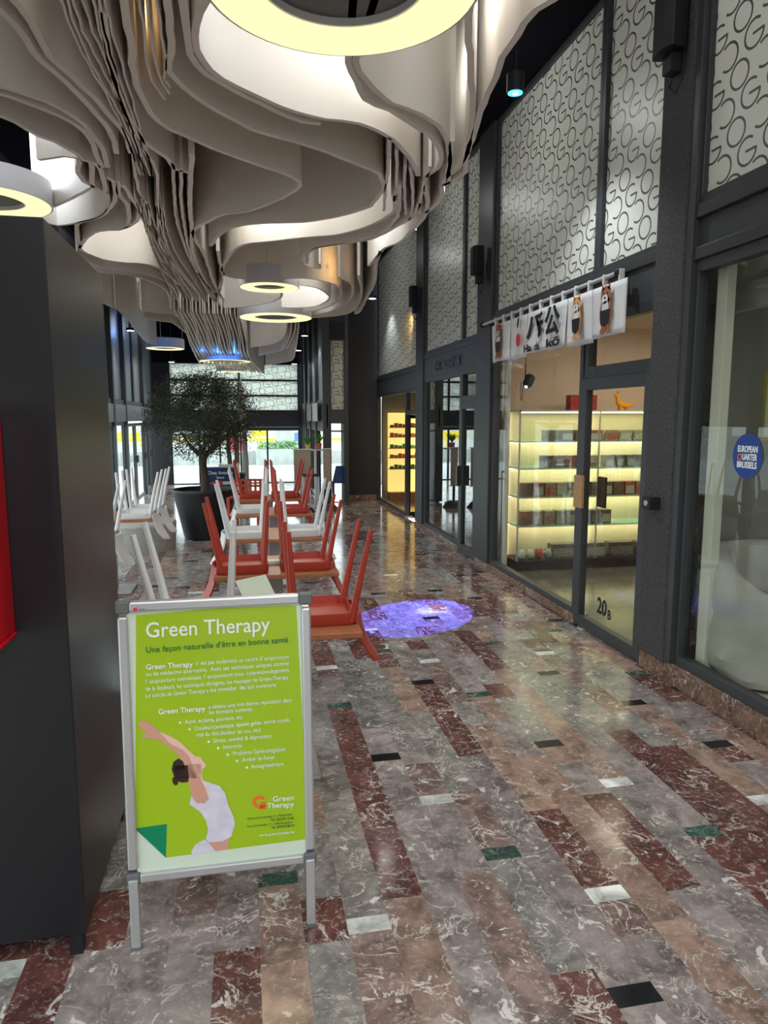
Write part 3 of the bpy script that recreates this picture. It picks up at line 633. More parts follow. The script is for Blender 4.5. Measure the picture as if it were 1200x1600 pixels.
# sign panels on the open door
for i in range(4): MB().box(.3, .55, .14, .145, .95-.17*i, 1.07-.17*i).build('notice', M['paper'], od)
FIN_PLANS = {
 'A0': '-0.05,2.89 -0.07,2.98 -0.10,3.07 -0.13,3.16 -0.15,3.26 -0.16,3.35 -0.16,3.45 -0.14,3.54 -0.11,3.63 -0.06,3.71 0.01,3.78 0.08,3.84 0.15,3.90 0.22,3.96 0.30,4.01 0.39,4.05 0.48,4.08 0.57,4.08 0.67,4.10 0.75,4.15 0.82,4.21 0.89,4.28 0.94,4.35 0.99,4.44 1.04,4.52 1.08,4.60 1.12,4.69 1.16,4.78 1.19,4.87',
 'A1': '-0.21,2.92 -0.19,3.01 -0.19,3.11 -0.19,3.21 -0.19,3.30 -0.19,3.40 -0.19,3.50 -0.17,3.59 -0.13,3.68 -0.07,3.75 -0.00,3.83 0.07,3.90 0.14,3.96 0.21,4.03 0.28,4.09 0.36,4.14 0.46,4.15',
 'A2': '-0.22,2.85 -0.23,2.94 -0.24,3.03 -0.25,3.12 -0.25,3.22 -0.26,3.31 -0.26,3.40 -0.27,3.50 -0.29,3.59 -0.30,3.68 -0.27,3.77 -0.24,3.85 -0.20,3.93 -0.15,4.01 -0.09,4.09 -0.03,4.16 0.03,4.23 0.09,4.30 0.17,4.35 0.25,4.39 0.34,4.43 0.42,4.48 0.50,4.53 0.57,4.58 0.64,4.64 0.72,4.70 0.79,4.76 0.86,4.81 0.93,4.88 0.96,4.97 0.99,5.05 1.01,5.14 1.02,5.24 1.01,5.33 1.01,5.42 1.00,5.52 1.00,5.61 0.96,5.69 0.91,5.77 0.86,5.85 0.80,5.92 0.74,5.99 0.67,6.05 0.60,6.11 0.52,6.16 0.43,6.19 0.34,6.22 0.25,6.24 0.16,6.28 0.08,6.32 0.01,6.38 -0.05,6.45 -0.09,6.53 -0.13,6.62 -0.16,6.71 -0.19,6.80 -0.21,6.89 -0.22,6.98 -0.24,7.07 -0.26,7.16',
 'A3': '0.46,2.87 0.46,2.96 0.47,3.06 0.48,3.15 0.49,3.25 0.50,3.34 0.51,3.44 0.54,3.53 0.58,3.62 0.61,3.71 0.65,3.80 0.72,3.86 0.80,3.90 0.87,3.97 0.94,4.04 1.01,4.11 1.08,4.17 1.13,4.25 1.18,4.33 1.22,4.42 1.25,4.51 1.27,4.60 1.28,4.70 1.26,4.79 1.24,4.88',
 'A4': '0.54,2.85 0.54,2.95 0.54,3.04 0.55,3.14 0.54,3.23 0.54,3.33 0.54,3.42 0.57,3.51 0.62,3.59 0.67,3.67 0.73,3.75 0.79,3.82 0.88,3.86 0.96,3.91 1.03,3.97 1.10,4.04 1.15,4.12 1.19,4.20 1.23,4.29 1.26,4.38 1.29,4.47 1.32,4.56 1.34,4.65 1.36,4.74 1.38,4.84 1.39,4.93 1.41,5.03',
 'D1': '1.33,2.54 1.29,2.63 1.25,2.71 1.22,2.80 1.18,2.88 1.17,2.98 1.18,3.07 1.18,3.17 1.18,3.26 1.20,3.35 1.22,3.45 1.23,3.54 1.24,3.63 1.26,3.73 1.27,3.82 1.29,3.91 1.31,4.00 1.33,4.10 1.35,4.19 1.36,4.28 1.38,4.37 1.39,4.47 1.40,4.56 1.41,4.66 1.40,4.75 1.38,4.84',
 'D1b': '0.90,2.78 0.91,2.88 0.93,2.97 0.96,3.06 0.99,3.16 1.03,3.25 1.06,3.34 1.09,3.43 1.12,3.52 1.16,3.61 1.19,3.70 1.22,3.80 1.25,3.89 1.27,3.98 1.30,4.08 1.32,4.17 1.35,4.26 1.37,4.36 1.40,4.45 1.42,4.55 1.45,4.64 1.48,4.73 1.47,4.83 1.45,4.92 1.41,5.01',
 'D2': '1.24,4.24 1.26,4.33 1.29,4.42 1.31,4.52 1.34,4.61 1.36,4.70 1.38,4.80 1.41,4.89 1.43,4.99 1.40,5.04 1.43,5.13 1.46,5.22 1.47,5.32 1.48,5.42 1.48,5.51 1.47,5.61 1.45,5.70',
 'D3': '1.29,5.05 1.31,5.14 1.34,5.23 1.37,5.32 1.40,5.41 1.42,5.50 1.44,5.59 1.46,5.69 1.47,5.78 1.48,5.87 1.48,5.97 1.48,6.06 1.48,6.16 1.47,6.25 1.47,6.35 1.47,6.44 1.47,6.54 1.46,6.63 1.44,6.72 1.40,6.81 1.37,6.90 1.36,6.99 1.36,7.09 1.36,7.18 1.36,7.28 1.36,7.37 1.36,7.47 1.36,7.56 1.36,7.65 1.36,7.75',
 'D4': '1.34,7.03 1.36,7.13 1.37,7.22 1.38,7.31 1.39,7.40 1.40,7.50 1.41,7.59 1.43,7.68 1.44,7.77 1.46,7.87 1.47,7.96 1.49,8.05 1.51,8.14 1.52,8.24 1.54,8.33 1.55,8.42 1.57,8.51 1.58,8.61 1.59,8.70 1.60,8.79 1.61,8.88 1.62,8.98 1.63,9.07 1.64,9.16 1.64,9.26 1.65,9.35 1.66,9.44 1.66,9.54 1.67,9.63 1.68,9.72 1.69,9.82 1.70,9.91 1.70,10.00 1.71,10.10 1.72,10.19 1.73,10.28 1.74,10.38 1.75,10.47 1.75,10.56 1.76,10.66 1.77,10.75 1.78,10.84 1.78,10.94 1.79,11.03 1.79,11.12 1.79,11.22 1.76,11.30',
 'S1': '-0.41,2.88 -0.41,2.99 -0.41,3.10 -0.42,3.21 -0.43,3.32 -0.43,3.43 -0.44,3.54 -0.46,3.64 -0.46,3.75 -0.47,3.86 -0.46,3.97 -0.45,4.08 -0.44,4.19 -0.41,4.29 -0.36,4.39 -0.28,4.47 -0.21,4.55 -0.14,4.63 -0.06,4.70 0.02,4.77 0.11,4.84 0.19,4.91 0.28,4.97 0.36,5.05 0.42,5.14 0.43,5.24 0.40,5.35 0.36,5.45 0.32,5.55 0.26,5.64 0.21,5.74 0.15,5.83 0.09,5.92 0.00,5.99 -0.09,6.03 -0.16,6.12 -0.21,6.22 -0.25,6.32 -0.31,6.41 -0.35,6.51 -0.38,6.62 -0.40,6.72 -0.41,6.83 -0.42,6.94 -0.43,7.05 -0.43,7.16 -0.44,7.27 -0.44,7.38 -0.44,7.49 -0.44,7.60 -0.44,7.70 -0.44,7.81 -0.44,7.92 -0.44,8.03 -0.44,8.14 -0.43,8.25 -0.43,8.36 -0.43,8.47 -0.42,8.58 -0.42,8.69 -0.41,8.79 -0.41,8.90 -0.40,9.01 -0.39,9.12 -0.39,9.23 -0.38,9.34 -0.37,9.45 -0.36,9.56 -0.36,9.67 -0.35,9.77',
 'S0': '-0.51,3.23 -0.52,3.33 -0.53,3.42 -0.54,3.52 -0.55,3.62 -0.55,3.71 -0.56,3.81 -0.57,3.91 -0.57,4.01 -0.57,4.10 -0.57,4.20 -0.56,4.30 -0.56,4.40 -0.55,4.49 -0.53,4.59 -0.50,4.68 -0.46,4.77 -0.42,4.86 -0.41,4.95 -0.39,5.05 -0.31,5.10',
 'S0b': '-0.27,4.74 -0.27,4.83 -0.28,4.92 -0.29,5.01 -0.30,5.11 -0.31,5.20 -0.31,5.29 -0.32,5.38 -0.33,5.48 -0.34,5.57 -0.34,5.66 -0.35,5.75 -0.36,5.84 -0.36,5.94 -0.37,6.03 -0.37,6.12 -0.38,6.21 -0.38,6.31 -0.38,6.40 -0.39,6.49 -0.39,6.58 -0.39,6.68 -0.39,6.77 -0.39,6.86 -0.38,6.95 -0.38,7.05 -0.37,7.14 -0.36,7.23 -0.35,7.32 -0.35,7.42 -0.34,7.51 -0.34,7.60 -0.33,7.69 -0.33,7.79 -0.33,7.88 -0.33,7.97 -0.33,8.06 -0.32,8.16 -0.32,8.25 -0.32,8.34 -0.32,8.43 -0.32,8.53 -0.32,8.62 -0.32,8.71 -0.31,8.80 -0.31,8.90 -0.31,8.99 -0.30,9.08 -0.30,9.17 -0.30,9.27 -0.29,9.36 -0.28,9.45 -0.28,9.54 -0.27,9.64 -0.27,9.73 -0.26,9.82 -0.25,9.91 -0.25,10.00 -0.24,10.10 -0.23,10.19 -0.23,10.28 -0.22,10.37',
 'G1': '-0.40,4.93 -0.40,5.02 -0.41,5.11 -0.42,5.21 -0.43,5.30 -0.43,5.39 -0.44,5.48 -0.45,5.57 -0.45,5.66 -0.46,5.75 -0.47,5.85 -0.47,5.94 -0.48,6.03 -0.49,6.12 -0.49,6.21 -0.49,6.30 -0.50,6.39 -0.50,6.49 -0.50,6.58 -0.50,6.67 -0.50,6.76 -0.50,6.85 -0.50,6.94 -0.50,7.04 -0.50,7.13 -0.50,7.22 -0.50,7.31 -0.50,7.40 -0.50,7.49 -0.50,7.59 -0.49,7.68 -0.49,7.77 -0.49,7.86 -0.48,7.95 -0.48,8.04 -0.48,8.13 -0.47,8.23 -0.47,8.32 -0.47,8.41 -0.46,8.50 -0.46,8.59 -0.46,8.68 -0.45,8.78 -0.45,8.87 -0.44,8.96 -0.44,9.05 -0.44,9.14 -0.43,9.23 -0.43,9.32 -0.42,9.42 -0.42,9.51 -0.41,9.60 -0.41,9.69 -0.40,9.78 -0.39,9.87 -0.39,9.96 -0.38,10.06 -0.38,10.15 -0.37,10.24 -0.37,10.33 -0.36,10.42 -0.35,10.51',
 'G2': '-0.35,5.01 -0.36,5.10 -0.37,5.19 -0.37,5.28 -0.38,5.37 -0.39,5.46 -0.40,5.55 -0.41,5.64 -0.41,5.73 -0.42,5.83 -0.42,5.92 -0.43,6.01 -0.43,6.10 -0.44,6.19 -0.44,6.28 -0.44,6.37 -0.45,6.47 -0.45,6.56 -0.45,6.65 -0.46,6.74 -0.46,6.83 -0.46,6.92 -0.47,7.01 -0.47,7.11 -0.47,7.20 -0.47,7.29 -0.47,7.38 -0.47,7.47 -0.47,7.56 -0.47,7.65 -0.47,7.75 -0.47,7.84 -0.46,7.93 -0.46,8.02 -0.46,8.11 -0.46,8.20 -0.45,8.29 -0.45,8.39 -0.44,8.48 -0.44,8.57 -0.44,8.66 -0.43,8.75 -0.43,8.84 -0.42,8.93 -0.42,9.03 -0.41,9.12 -0.40,9.21 -0.40,9.30 -0.39,9.39 -0.39,9.48 -0.38,9.57 -0.37,9.66 -0.37,9.76 -0.36,9.85 -0.35,9.94 -0.35,10.03 -0.34,10.12 -0.33,10.21 -0.32,10.30 -0.32,10.39 -0.31,10.49 -0.30,10.58 -0.29,10.67 -0.29,10.76 -0.28,10.85',
 'G3': '-0.62,4.70 -0.62,4.79 -0.63,4.88 -0.64,4.97 -0.65,5.07 -0.66,5.16 -0.67,5.25 -0.67,5.34 -0.68,5.43 -0.69,5.52 -0.69,5.61 -0.69,5.71 -0.68,5.80 -0.67,5.89 -0.67,5.98 -0.68,6.07 -0.69,6.16 -0.70,6.25 -0.71,6.34 -0.72,6.44 -0.74,6.53 -0.75,6.62 -0.76,6.71 -0.76,6.80 -0.77,6.89 -0.78,6.98 -0.78,7.08 -0.79,7.17 -0.79,7.26 -0.79,7.35 -0.79,7.44 -0.79,7.53 -0.79,7.63 -0.79,7.72 -0.79,7.81 -0.79,7.90 -0.75,7.98 -0.73,8.07 -0.73,8.16 -0.72,8.25 -0.71,8.34 -0.71,8.43 -0.70,8.53 -0.69,8.62 -0.69,8.71 -0.68,8.80 -0.68,8.89 -0.67,8.98 -0.67,9.08 -0.66,9.17 -0.66,9.26 -0.65,9.35 -0.65,9.44 -0.65,9.53 -0.64,9.63 -0.64,9.72 -0.64,9.81 -0.63,9.90 -0.63,9.99 -0.63,10.08 -0.62,10.18 -0.62,10.27 -0.62,10.36 -0.61,10.45',
 'G4': '-0.55,4.74 -0.54,4.83 -0.52,4.92 -0.52,5.01 -0.52,5.11 -0.52,5.20 -0.53,5.29 -0.54,5.38 -0.55,5.47 -0.56,5.57 -0.57,5.66 -0.58,5.75 -0.59,5.84 -0.60,5.93 -0.61,6.02 -0.62,6.12 -0.63,6.21 -0.64,6.30 -0.65,6.39 -0.66,6.48 -0.67,6.57 -0.68,6.67 -0.69,6.76 -0.69,6.85 -0.70,6.94 -0.71,7.03 -0.72,7.13 -0.72,7.22 -0.72,7.31 -0.72,7.40 -0.71,7.49 -0.71,7.59 -0.70,7.68 -0.69,7.77 -0.69,7.86 -0.68,7.95 -0.68,8.05 -0.67,8.14 -0.67,8.23 -0.66,8.32 -0.65,8.41 -0.65,8.51 -0.64,8.60 -0.63,8.69 -0.62,8.78 -0.62,8.87 -0.61,8.97 -0.60,9.06 -0.60,9.15 -0.59,9.24 -0.58,9.33 -0.57,9.43 -0.56,9.52 -0.56,9.61 -0.55,9.70 -0.54,9.79 -0.53,9.88 -0.52,9.98 -0.52,10.07 -0.51,10.16',
 'L1': '-0.89,2.98 -0.87,3.07 -0.84,3.17 -0.82,3.26 -0.81,3.36 -0.81,3.46 -0.81,3.56 -0.81,3.65 -0.78,3.75 -0.75,3.84 -0.73,3.94 -0.70,4.03 -0.68,4.13 -0.67,4.22 -0.65,4.32 -0.63,4.42 -0.62,4.52 -0.62,4.61 -0.63,4.71 -0.63,4.81',
 'L2': '-0.95,3.03 -0.93,3.12 -0.92,3.22 -0.90,3.31 -0.88,3.40 -0.87,3.50 -0.87,3.60 -0.86,3.69 -0.83,3.78 -0.80,3.88 -0.78,3.97 -0.76,4.06 -0.74,4.16 -0.73,4.25 -0.71,4.35 -0.70,4.44 -0.70,4.54 -0.70,4.64 -0.71,4.73 -0.72,4.83',
 'L3': '-1.29,3.98 -1.19,4.00 -1.10,4.02 -1.02,4.08 -0.94,4.15 -0.89,4.23 -0.85,4.32 -0.82,4.41 -0.81,4.51 -0.80,4.61 -0.79,4.71 -0.79,4.80 -0.80,4.90 -0.81,5.00 -0.82,5.10',
 'L4': '-1.31,4.06 -1.22,4.07 -1.12,4.11 -1.05,4.18 -0.98,4.25 -0.92,4.32 -0.87,4.41 -0.84,4.51 -0.83,4.61 -0.83,4.71 -0.84,4.81 -0.85,4.91 -0.85,5.01 -0.86,5.11',
 'L5': '-1.38,4.23 -1.30,4.30 -1.24,4.37 -1.18,4.45 -1.15,4.54 -1.11,4.63 -1.04,4.70 -1.00,4.79 -0.96,4.88 -0.95,4.98 -0.88,5.04 -0.87,5.14 -0.88,5.24 -0.89,5.33 -0.90,5.43 -0.91,5.53 -0.93,5.63',
 'L6': '-1.22,5.04 -1.13,4.99 -1.05,4.94 -0.97,4.96 -0.98,5.05 -1.01,5.14 -1.03,5.24 -1.03,5.34 -1.03,5.43 -0.99,5.52 -1.04,5.60 -1.09,5.68 -1.15,5.76 -1.20,5.84 -1.26,5.92 -1.32,6.00 -1.38,6.08 -1.45,6.14 -1.54,6.17',
 'L7': '-0.91,5.04 -0.92,5.14 -0.94,5.23 -0.96,5.33 -0.98,5.42 -0.99,5.52 -0.96,5.61 -0.93,5.70 -0.94,5.80 -0.96,5.89 -0.98,5.99 -1.01,6.08 -1.04,6.17 -1.08,6.26 -1.13,6.34 -1.19,6.42 -1.26,6.48 -1.33,6.55 -1.40,6.61 -1.49,6.66 -1.56,6.61 -1.61,6.53',
 'L8': '-0.86,5.29 -0.83,5.38 -0.84,5.48 -0.85,5.57 -0.86,5.66 -0.88,5.75 -0.90,5.85 -0.93,5.93 -0.96,6.02 -1.00,6.11 -1.03,6.20 -1.07,6.28 -1.12,6.36 -1.19,6.43 -1.26,6.49 -1.31,6.56 -1.34,6.65 -1.36,6.74 -1.38,6.84 -1.39,6.93 -1.41,7.02 -1.43,7.11 -1.44,7.21 -1.46,7.30 -1.47,7.39 -1.49,7.48',
 'L9': '-0.80,5.36 -0.81,5.46 -0.83,5.55 -0.84,5.64 -0.84,5.73 -0.83,5.83 -0.82,5.92 -0.83,6.01 -0.84,6.10 -0.85,6.20 -0.86,6.29 -0.88,6.38 -0.90,6.47 -0.92,6.56 -0.96,6.65 -1.02,6.72 -1.11,6.74 -1.19,6.79 -1.25,6.87 -1.29,6.95 -1.33,7.03 -1.37,7.12 -1.40,7.21 -1.43,7.29 -1.46,7.38 -1.49,7.47 -1.49,7.57 -1.48,7.66 -1.45,7.75 -1.42,7.83 -1.38,7.92 -1.32,7.99 -1.24,8.04 -1.15,8.07 -1.06,8.06 -0.97,8.09 -0.91,8.15 -0.87,8.24 -0.84,8.33 -0.83,8.42 -0.81,8.51 -0.80,8.60 -0.79,8.70 -0.78,8.79 -0.77,8.88 -0.76,8.97 -0.75,9.07 -0.74,9.16 -0.72,9.25',
 'L10': '-0.78,5.45 -0.77,5.56 -0.77,5.66 -0.77,5.76 -0.76,5.86 -0.75,5.97 -0.75,6.07 -0.77,6.17 -0.79,6.27 -0.81,6.37 -0.85,6.46 -0.90,6.56 -0.95,6.64',
 'J1': '-1.73,8.49 -1.66,8.55 -1.59,8.61 -1.51,8.67 -1.42,8.71 -1.33,8.71 -1.24,8.75 -1.18,8.83 -1.13,8.91 -1.09,8.99 -1.05,9.08 -1.02,9.17 -0.99,9.26 -0.97,9.35 -0.95,9.44 -0.94,9.54 -0.93,9.63 -0.92,9.73 -0.92,9.82 -0.93,9.92 -0.93,10.01 -0.93,10.11 -0.94,10.20 -0.94,10.30 -0.95,10.39 -0.96,10.49 -0.96,10.58 -0.97,10.68 -0.98,10.77 -0.99,10.86 -0.99,10.96 -1.00,11.05 -1.01,11.15 -1.01,11.24',
 'J2': '-1.59,7.83 -1.57,7.93 -1.55,8.02 -1.53,8.11 -1.50,8.20 -1.48,8.29 -1.45,8.38 -1.40,8.46 -1.33,8.51 -1.23,8.53 -1.15,8.58 -1.08,8.64 -1.02,8.71 -0.97,8.79 -0.93,8.87 -0.90,8.96 -0.87,9.05 -0.85,9.15 -0.84,9.24 -0.83,9.33 -0.83,9.43 -0.82,9.52 -0.82,9.62 -0.82,9.71 -0.82,9.80 -0.82,9.90 -0.82,9.99 -0.83,10.09 -0.83,10.18 -0.84,10.27 -0.84,10.37 -0.84,10.46 -0.85,10.56 -0.85,10.65 -0.85,10.75 -0.86,10.84 -0.86,10.93 -0.87,11.03 -0.87,11.12 -0.87,11.22',
 'K1': '-1.91,10.44 -1.90,10.53 -1.90,10.63 -1.90,10.72 -1.90,10.82 -1.89,10.91 -1.89,11.00 -1.88,11.10 -1.87,11.19 -1.85,11.29 -1.83,11.38 -1.81,11.47 -1.78,11.56 -1.76,11.66 -1.73,11.75 -1.70,11.84 -1.66,11.92 -1.61,12.01 -1.53,12.01 -1.46,11.95',
 'K2': '-1.18,9.13 -1.20,9.23 -1.21,9.32 -1.22,9.41 -1.23,9.51 -1.25,9.60 -1.26,9.69 -1.27,9.79 -1.28,9.88 -1.30,9.97 -1.31,10.07 -1.32,10.16 -1.33,10.25 -1.35,10.34 -1.36,10.44 -1.37,10.53 -1.38,10.62 -1.39,10.72 -1.41,10.81 -1.42,10.91 -1.43,11.00 -1.44,11.09 -1.45,11.19 -1.46,11.28 -1.46,11.37 -1.47,11.47 -1.47,11.56 -1.41,11.63 -1.34,11.69 -1.25,11.73 -1.17,11.76 -1.08,11.80 -1.01,11.86 -1.00,11.95 -1.01,12.05',
 'K3': '-1.80,11.27 -1.80,11.37 -1.80,11.46 -1.81,11.56 -1.81,11.65 -1.81,11.75 -1.81,11.85 -1.81,11.94 -1.80,12.04 -1.80,12.13 -1.80,12.23 -1.80,12.32 -1.80,12.42 -1.79,12.51 -1.79,12.61 -1.79,12.71 -1.79,12.80 -1.79,12.90 -1.79,12.99 -1.79,13.09 -1.79,13.18 -1.79,13.28 -1.79,13.37 -1.78,13.47 -1.78,13.57 -1.77,13.66 -1.76,13.76 -1.76,13.85 -1.74,13.95 -1.73,14.04 -1.71,14.13 -1.65,14.21 -1.56,14.24',
 'K4': '-1.52,12.23 -1.45,12.30 -1.39,12.38 -1.32,12.45 -1.23,12.49 -1.14,12.53 -1.10,12.62 -1.08,12.72 -1.05,12.82 -1.04,12.92 -1.02,13.02 -1.00,13.11 -0.98,13.21 -0.96,13.31',
 'N1': '-0.20,8.37 -0.19,8.27 -0.18,8.18 -0.17,8.09 -0.16,8.00 -0.15,7.90 -0.13,7.81 -0.12,7.72 -0.11,7.63 -0.09,7.53 -0.08,7.44 -0.06,7.35 -0.04,7.26 -0.01,7.17 0.02,7.08 0.07,7.00 0.14,6.94 0.22,6.90 0.30,6.85 0.38,6.80 0.45,6.74 0.53,6.69 0.61,6.64 0.69,6.60 0.77,6.56 0.85,6.51 0.91,6.44 0.97,6.36 1.02,6.28 1.06,6.20 1.10,6.12 1.13,6.03 1.16,5.94 1.18,5.85 1.20,5.76 1.20,5.67 1.18,5.57 1.16,5.48 1.14,5.39 1.11,5.30',
 'N2': '1.11,5.08 1.13,5.18 1.15,5.27 1.17,5.36 1.19,5.46 1.21,5.55 1.23,5.65 1.24,5.74 1.26,5.84 1.26,5.93 1.26,6.03 1.26,6.12 1.26,6.22 1.24,6.31 1.22,6.41 1.19,6.49 1.13,6.57 1.08,6.65 1.02,6.72 0.95,6.80 0.89,6.86 0.82,6.93 0.75,7.00 0.69,7.07 0.66,7.16 0.64,7.26 0.63,7.35 0.63,7.45 0.63,7.54 0.63,7.64',
 'N3': '0.70,7.75 0.69,7.66 0.69,7.56 0.68,7.47 0.67,7.38 0.67,7.28 0.68,7.19 0.70,7.10 0.74,7.01 0.80,6.94 0.87,6.88 0.94,6.83 1.02,6.77 1.09,6.71 1.16,6.64 1.20,6.56 1.23,6.47 1.26,6.38 1.28,6.29 1.30,6.20 1.32,6.11 1.35,6.02 1.36,5.93 1.38,5.84 1.38,5.74 1.37,5.65 1.36,5.56 1.35,5.46',
 'M1': '-0.20,7.34 -0.20,7.43 -0.20,7.52 -0.20,7.61 -0.20,7.71 -0.20,7.80 -0.20,7.89 -0.19,7.98 -0.19,8.07 -0.19,8.17 -0.19,8.26 -0.18,8.35 -0.18,8.44 -0.16,8.53 -0.13,8.62 -0.08,8.69 0.00,8.74 0.10,8.75 0.19,8.74 0.28,8.73 0.37,8.70 0.45,8.67 0.53,8.62 0.62,8.58 0.71,8.56 0.80,8.57 0.88,8.60 0.95,8.66 1.02,8.72 1.08,8.80 1.13,8.87 1.17,8.96 1.20,9.04 1.23,9.13 1.25,9.22 1.27,9.31 1.29,9.40 1.30,9.49 1.31,9.58 1.32,9.67 1.32,9.77 1.33,9.86 1.33,9.95 1.33,10.04 1.33,10.13 1.32,10.23 1.31,10.32 1.30,10.41 1.29,10.50 1.27,10.59 1.25,10.68 1.23,10.77 1.20,10.86 1.17,10.94 1.13,11.03 1.08,11.10 1.02,11.17 0.94,11.22 0.86,11.27',
 'M2': '-0.24,11.03 -0.15,11.00 -0.06,10.96 0.02,10.90 0.09,10.83 0.16,10.76 0.23,10.69 0.28,10.61 0.34,10.53 0.38,10.45 0.42,10.36 0.46,10.27 0.48,10.18 0.51,10.08 0.53,9.99 0.54,9.89 0.54,9.79 0.54,9.70 0.53,9.60 0.50,9.51 0.45,9.42 0.40,9.34',
 'M3': '0.62,9.03 0.71,8.99 0.80,9.02 0.87,9.07 0.94,9.14 0.99,9.22 1.03,9.31 1.07,9.40 1.10,9.49 1.13,9.58 1.16,9.67 1.18,9.76 1.19,9.86 1.19,9.95 1.19,10.05 1.18,10.14 1.17,10.24 1.15,10.33 1.14,10.42 1.11,10.52 1.08,10.60 1.02,10.68 0.95,10.75 0.87,10.80 0.78,10.83 0.69,10.82 0.59,10.80',
 'M4': '1.12,8.36 1.16,8.45 1.20,8.53 1.25,8.62 1.29,8.70 1.32,8.79 1.35,8.88 1.37,8.97 1.39,9.07 1.40,9.16 1.41,9.25 1.43,9.35 1.44,9.44 1.45,9.54 1.46,9.63 1.46,9.72 1.47,9.82 1.48,9.91 1.48,10.01 1.48,10.10 1.48,10.20 1.47,10.29 1.47,10.38 1.46,10.48 1.45,10.57 1.44,10.67 1.42,10.76 1.40,10.85 1.38,10.94 1.36,11.03 1.33,11.13 1.30,11.22 1.27,11.31 1.24,11.39 1.20,11.48 1.15,11.56 1.10,11.64 1.05,11.72',
 'M5': '1.33,8.25 1.34,8.34 1.36,8.43 1.38,8.52 1.40,8.61 1.42,8.70 1.44,8.79 1.46,8.88 1.48,8.97 1.50,9.07 1.51,9.16 1.53,9.25 1.54,9.34 1.55,9.43 1.57,9.52 1.58,9.62 1.59,9.71 1.60,9.80 1.61,9.89 1.62,9.99 1.63,10.08 1.64,10.17 1.65,10.26 1.65,10.36 1.66,10.45 1.66,10.54 1.67,10.63 1.67,10.73 1.67,10.82 1.67,10.91 1.67,11.01 1.66,11.10 1.65,11.19 1.63,11.28 1.60,11.37 1.56,11.45 1.51,11.53 1.45,11.60 1.38,11.66 1.30,11.71 1.23,11.77 1.15,11.82 1.06,11.85',
 'M6': '-0.46,8.49 -0.45,8.58 -0.44,8.68 -0.44,8.78 -0.43,8.87 -0.42,8.97 -0.42,9.07 -0.41,9.16 -0.39,9.26 -0.38,9.35 -0.37,9.45 -0.36,9.55 -0.34,9.64 -0.31,9.71 -0.28,9.61 -0.27,9.52 -0.26,9.42 -0.25,9.33 -0.24,9.23 -0.23,9.13 -0.22,9.04 -0.21,8.94',
 'M7': '-0.34,10.68 -0.33,10.59 -0.33,10.49 -0.32,10.39 -0.31,10.30 -0.30,10.20 -0.29,10.10 -0.28,10.01 -0.27,9.91 -0.26,9.81 -0.26,9.72 -0.25,9.62 -0.24,9.52 -0.23,9.43 -0.23,9.33 -0.22,9.23 -0.21,9.13 -0.21,9.04 -0.20,8.94 -0.20,8.84 -0.19,8.75 -0.19,8.65 -0.18,8.55 -0.17,8.46 -0.17,8.36',
 'M8': '0.64,7.76 0.67,7.82 0.71,7.88 0.75,7.93 0.80,7.97 0.86,7.99 0.86,7.92 0.85,7.86 0.84,7.79 0.83,7.72',
 'V1': '0.87,4.26 0.89,4.35 0.91,4.45 0.93,4.55 0.94,4.65 0.96,4.74 0.98,4.84 0.99,4.94 1.01,5.03 1.02,5.13 1.04,5.23 1.06,5.33 1.07,5.42 1.09,5.52 1.11,5.62 1.12,5.71',
 'V2': '0.95,4.44 0.97,4.54 1.00,4.65 1.02,4.75 1.04,4.85 1.06,4.95 1.08,5.05 1.10,5.15 1.12,5.25 1.13,5.35 1.15,5.45',
 'V3': '1.06,4.68 1.08,4.78 1.10,4.88 1.12,4.98 1.14,5.08 1.17,5.18 1.19,5.27 1.21,5.37 1.24,5.47 1.26,5.57 1.29,5.67 1.31,5.77',
 'V4': '1.10,4.72 1.13,4.82 1.16,4.92 1.18,5.02 1.21,5.12 1.24,5.22 1.26,5.33 1.29,5.43 1.31,5.53 1.33,5.63 1.35,5.74 1.36,5.84 1.38,5.94',
 'V5': '1.22,4.67 1.24,4.77 1.25,4.87 1.26,4.97 1.28,5.07 1.30,5.16 1.31,5.26 1.33,5.36 1.35,5.45 1.37,5.55 1.39,5.65 1.42,5.75',
 'R1': '0.18,14.36 0.26,14.30 0.34,14.25 0.42,14.20 0.49,14.15 0.56,14.08 0.62,14.01 0.66,13.93 0.69,13.84 0.72,13.75 0.74,13.66 0.76,13.57 0.77,13.47 0.78,13.38 0.78,13.29 0.79,13.19 0.79,13.10 0.79,13.01 0.79,12.91 0.78,12.82 0.78,12.73 0.78,12.63 0.77,12.54 0.77,12.45 0.76,12.35 0.76,12.26 0.76,12.17 0.75,12.07',
 'R2': '0.35,15.05 0.42,14.98 0.48,14.91 0.54,14.84 0.61,14.76 0.66,14.69 0.73,14.62 0.78,14.54 0.81,14.45 0.82,14.36 0.83,14.26 0.84,14.17 0.85,14.07 0.86,13.98 0.86,13.88 0.87,13.79 0.87,13.70 0.87,13.60 0.87,13.51 0.88,13.41 0.88,13.32 0.88,13.22 0.87,13.13 0.87,13.03 0.87,12.94 0.86,12.84 0.86,12.75 0.86,12.65 0.85,12.56 0.85,12.46 0.84,12.37 0.84,12.27 0.83,12.18',
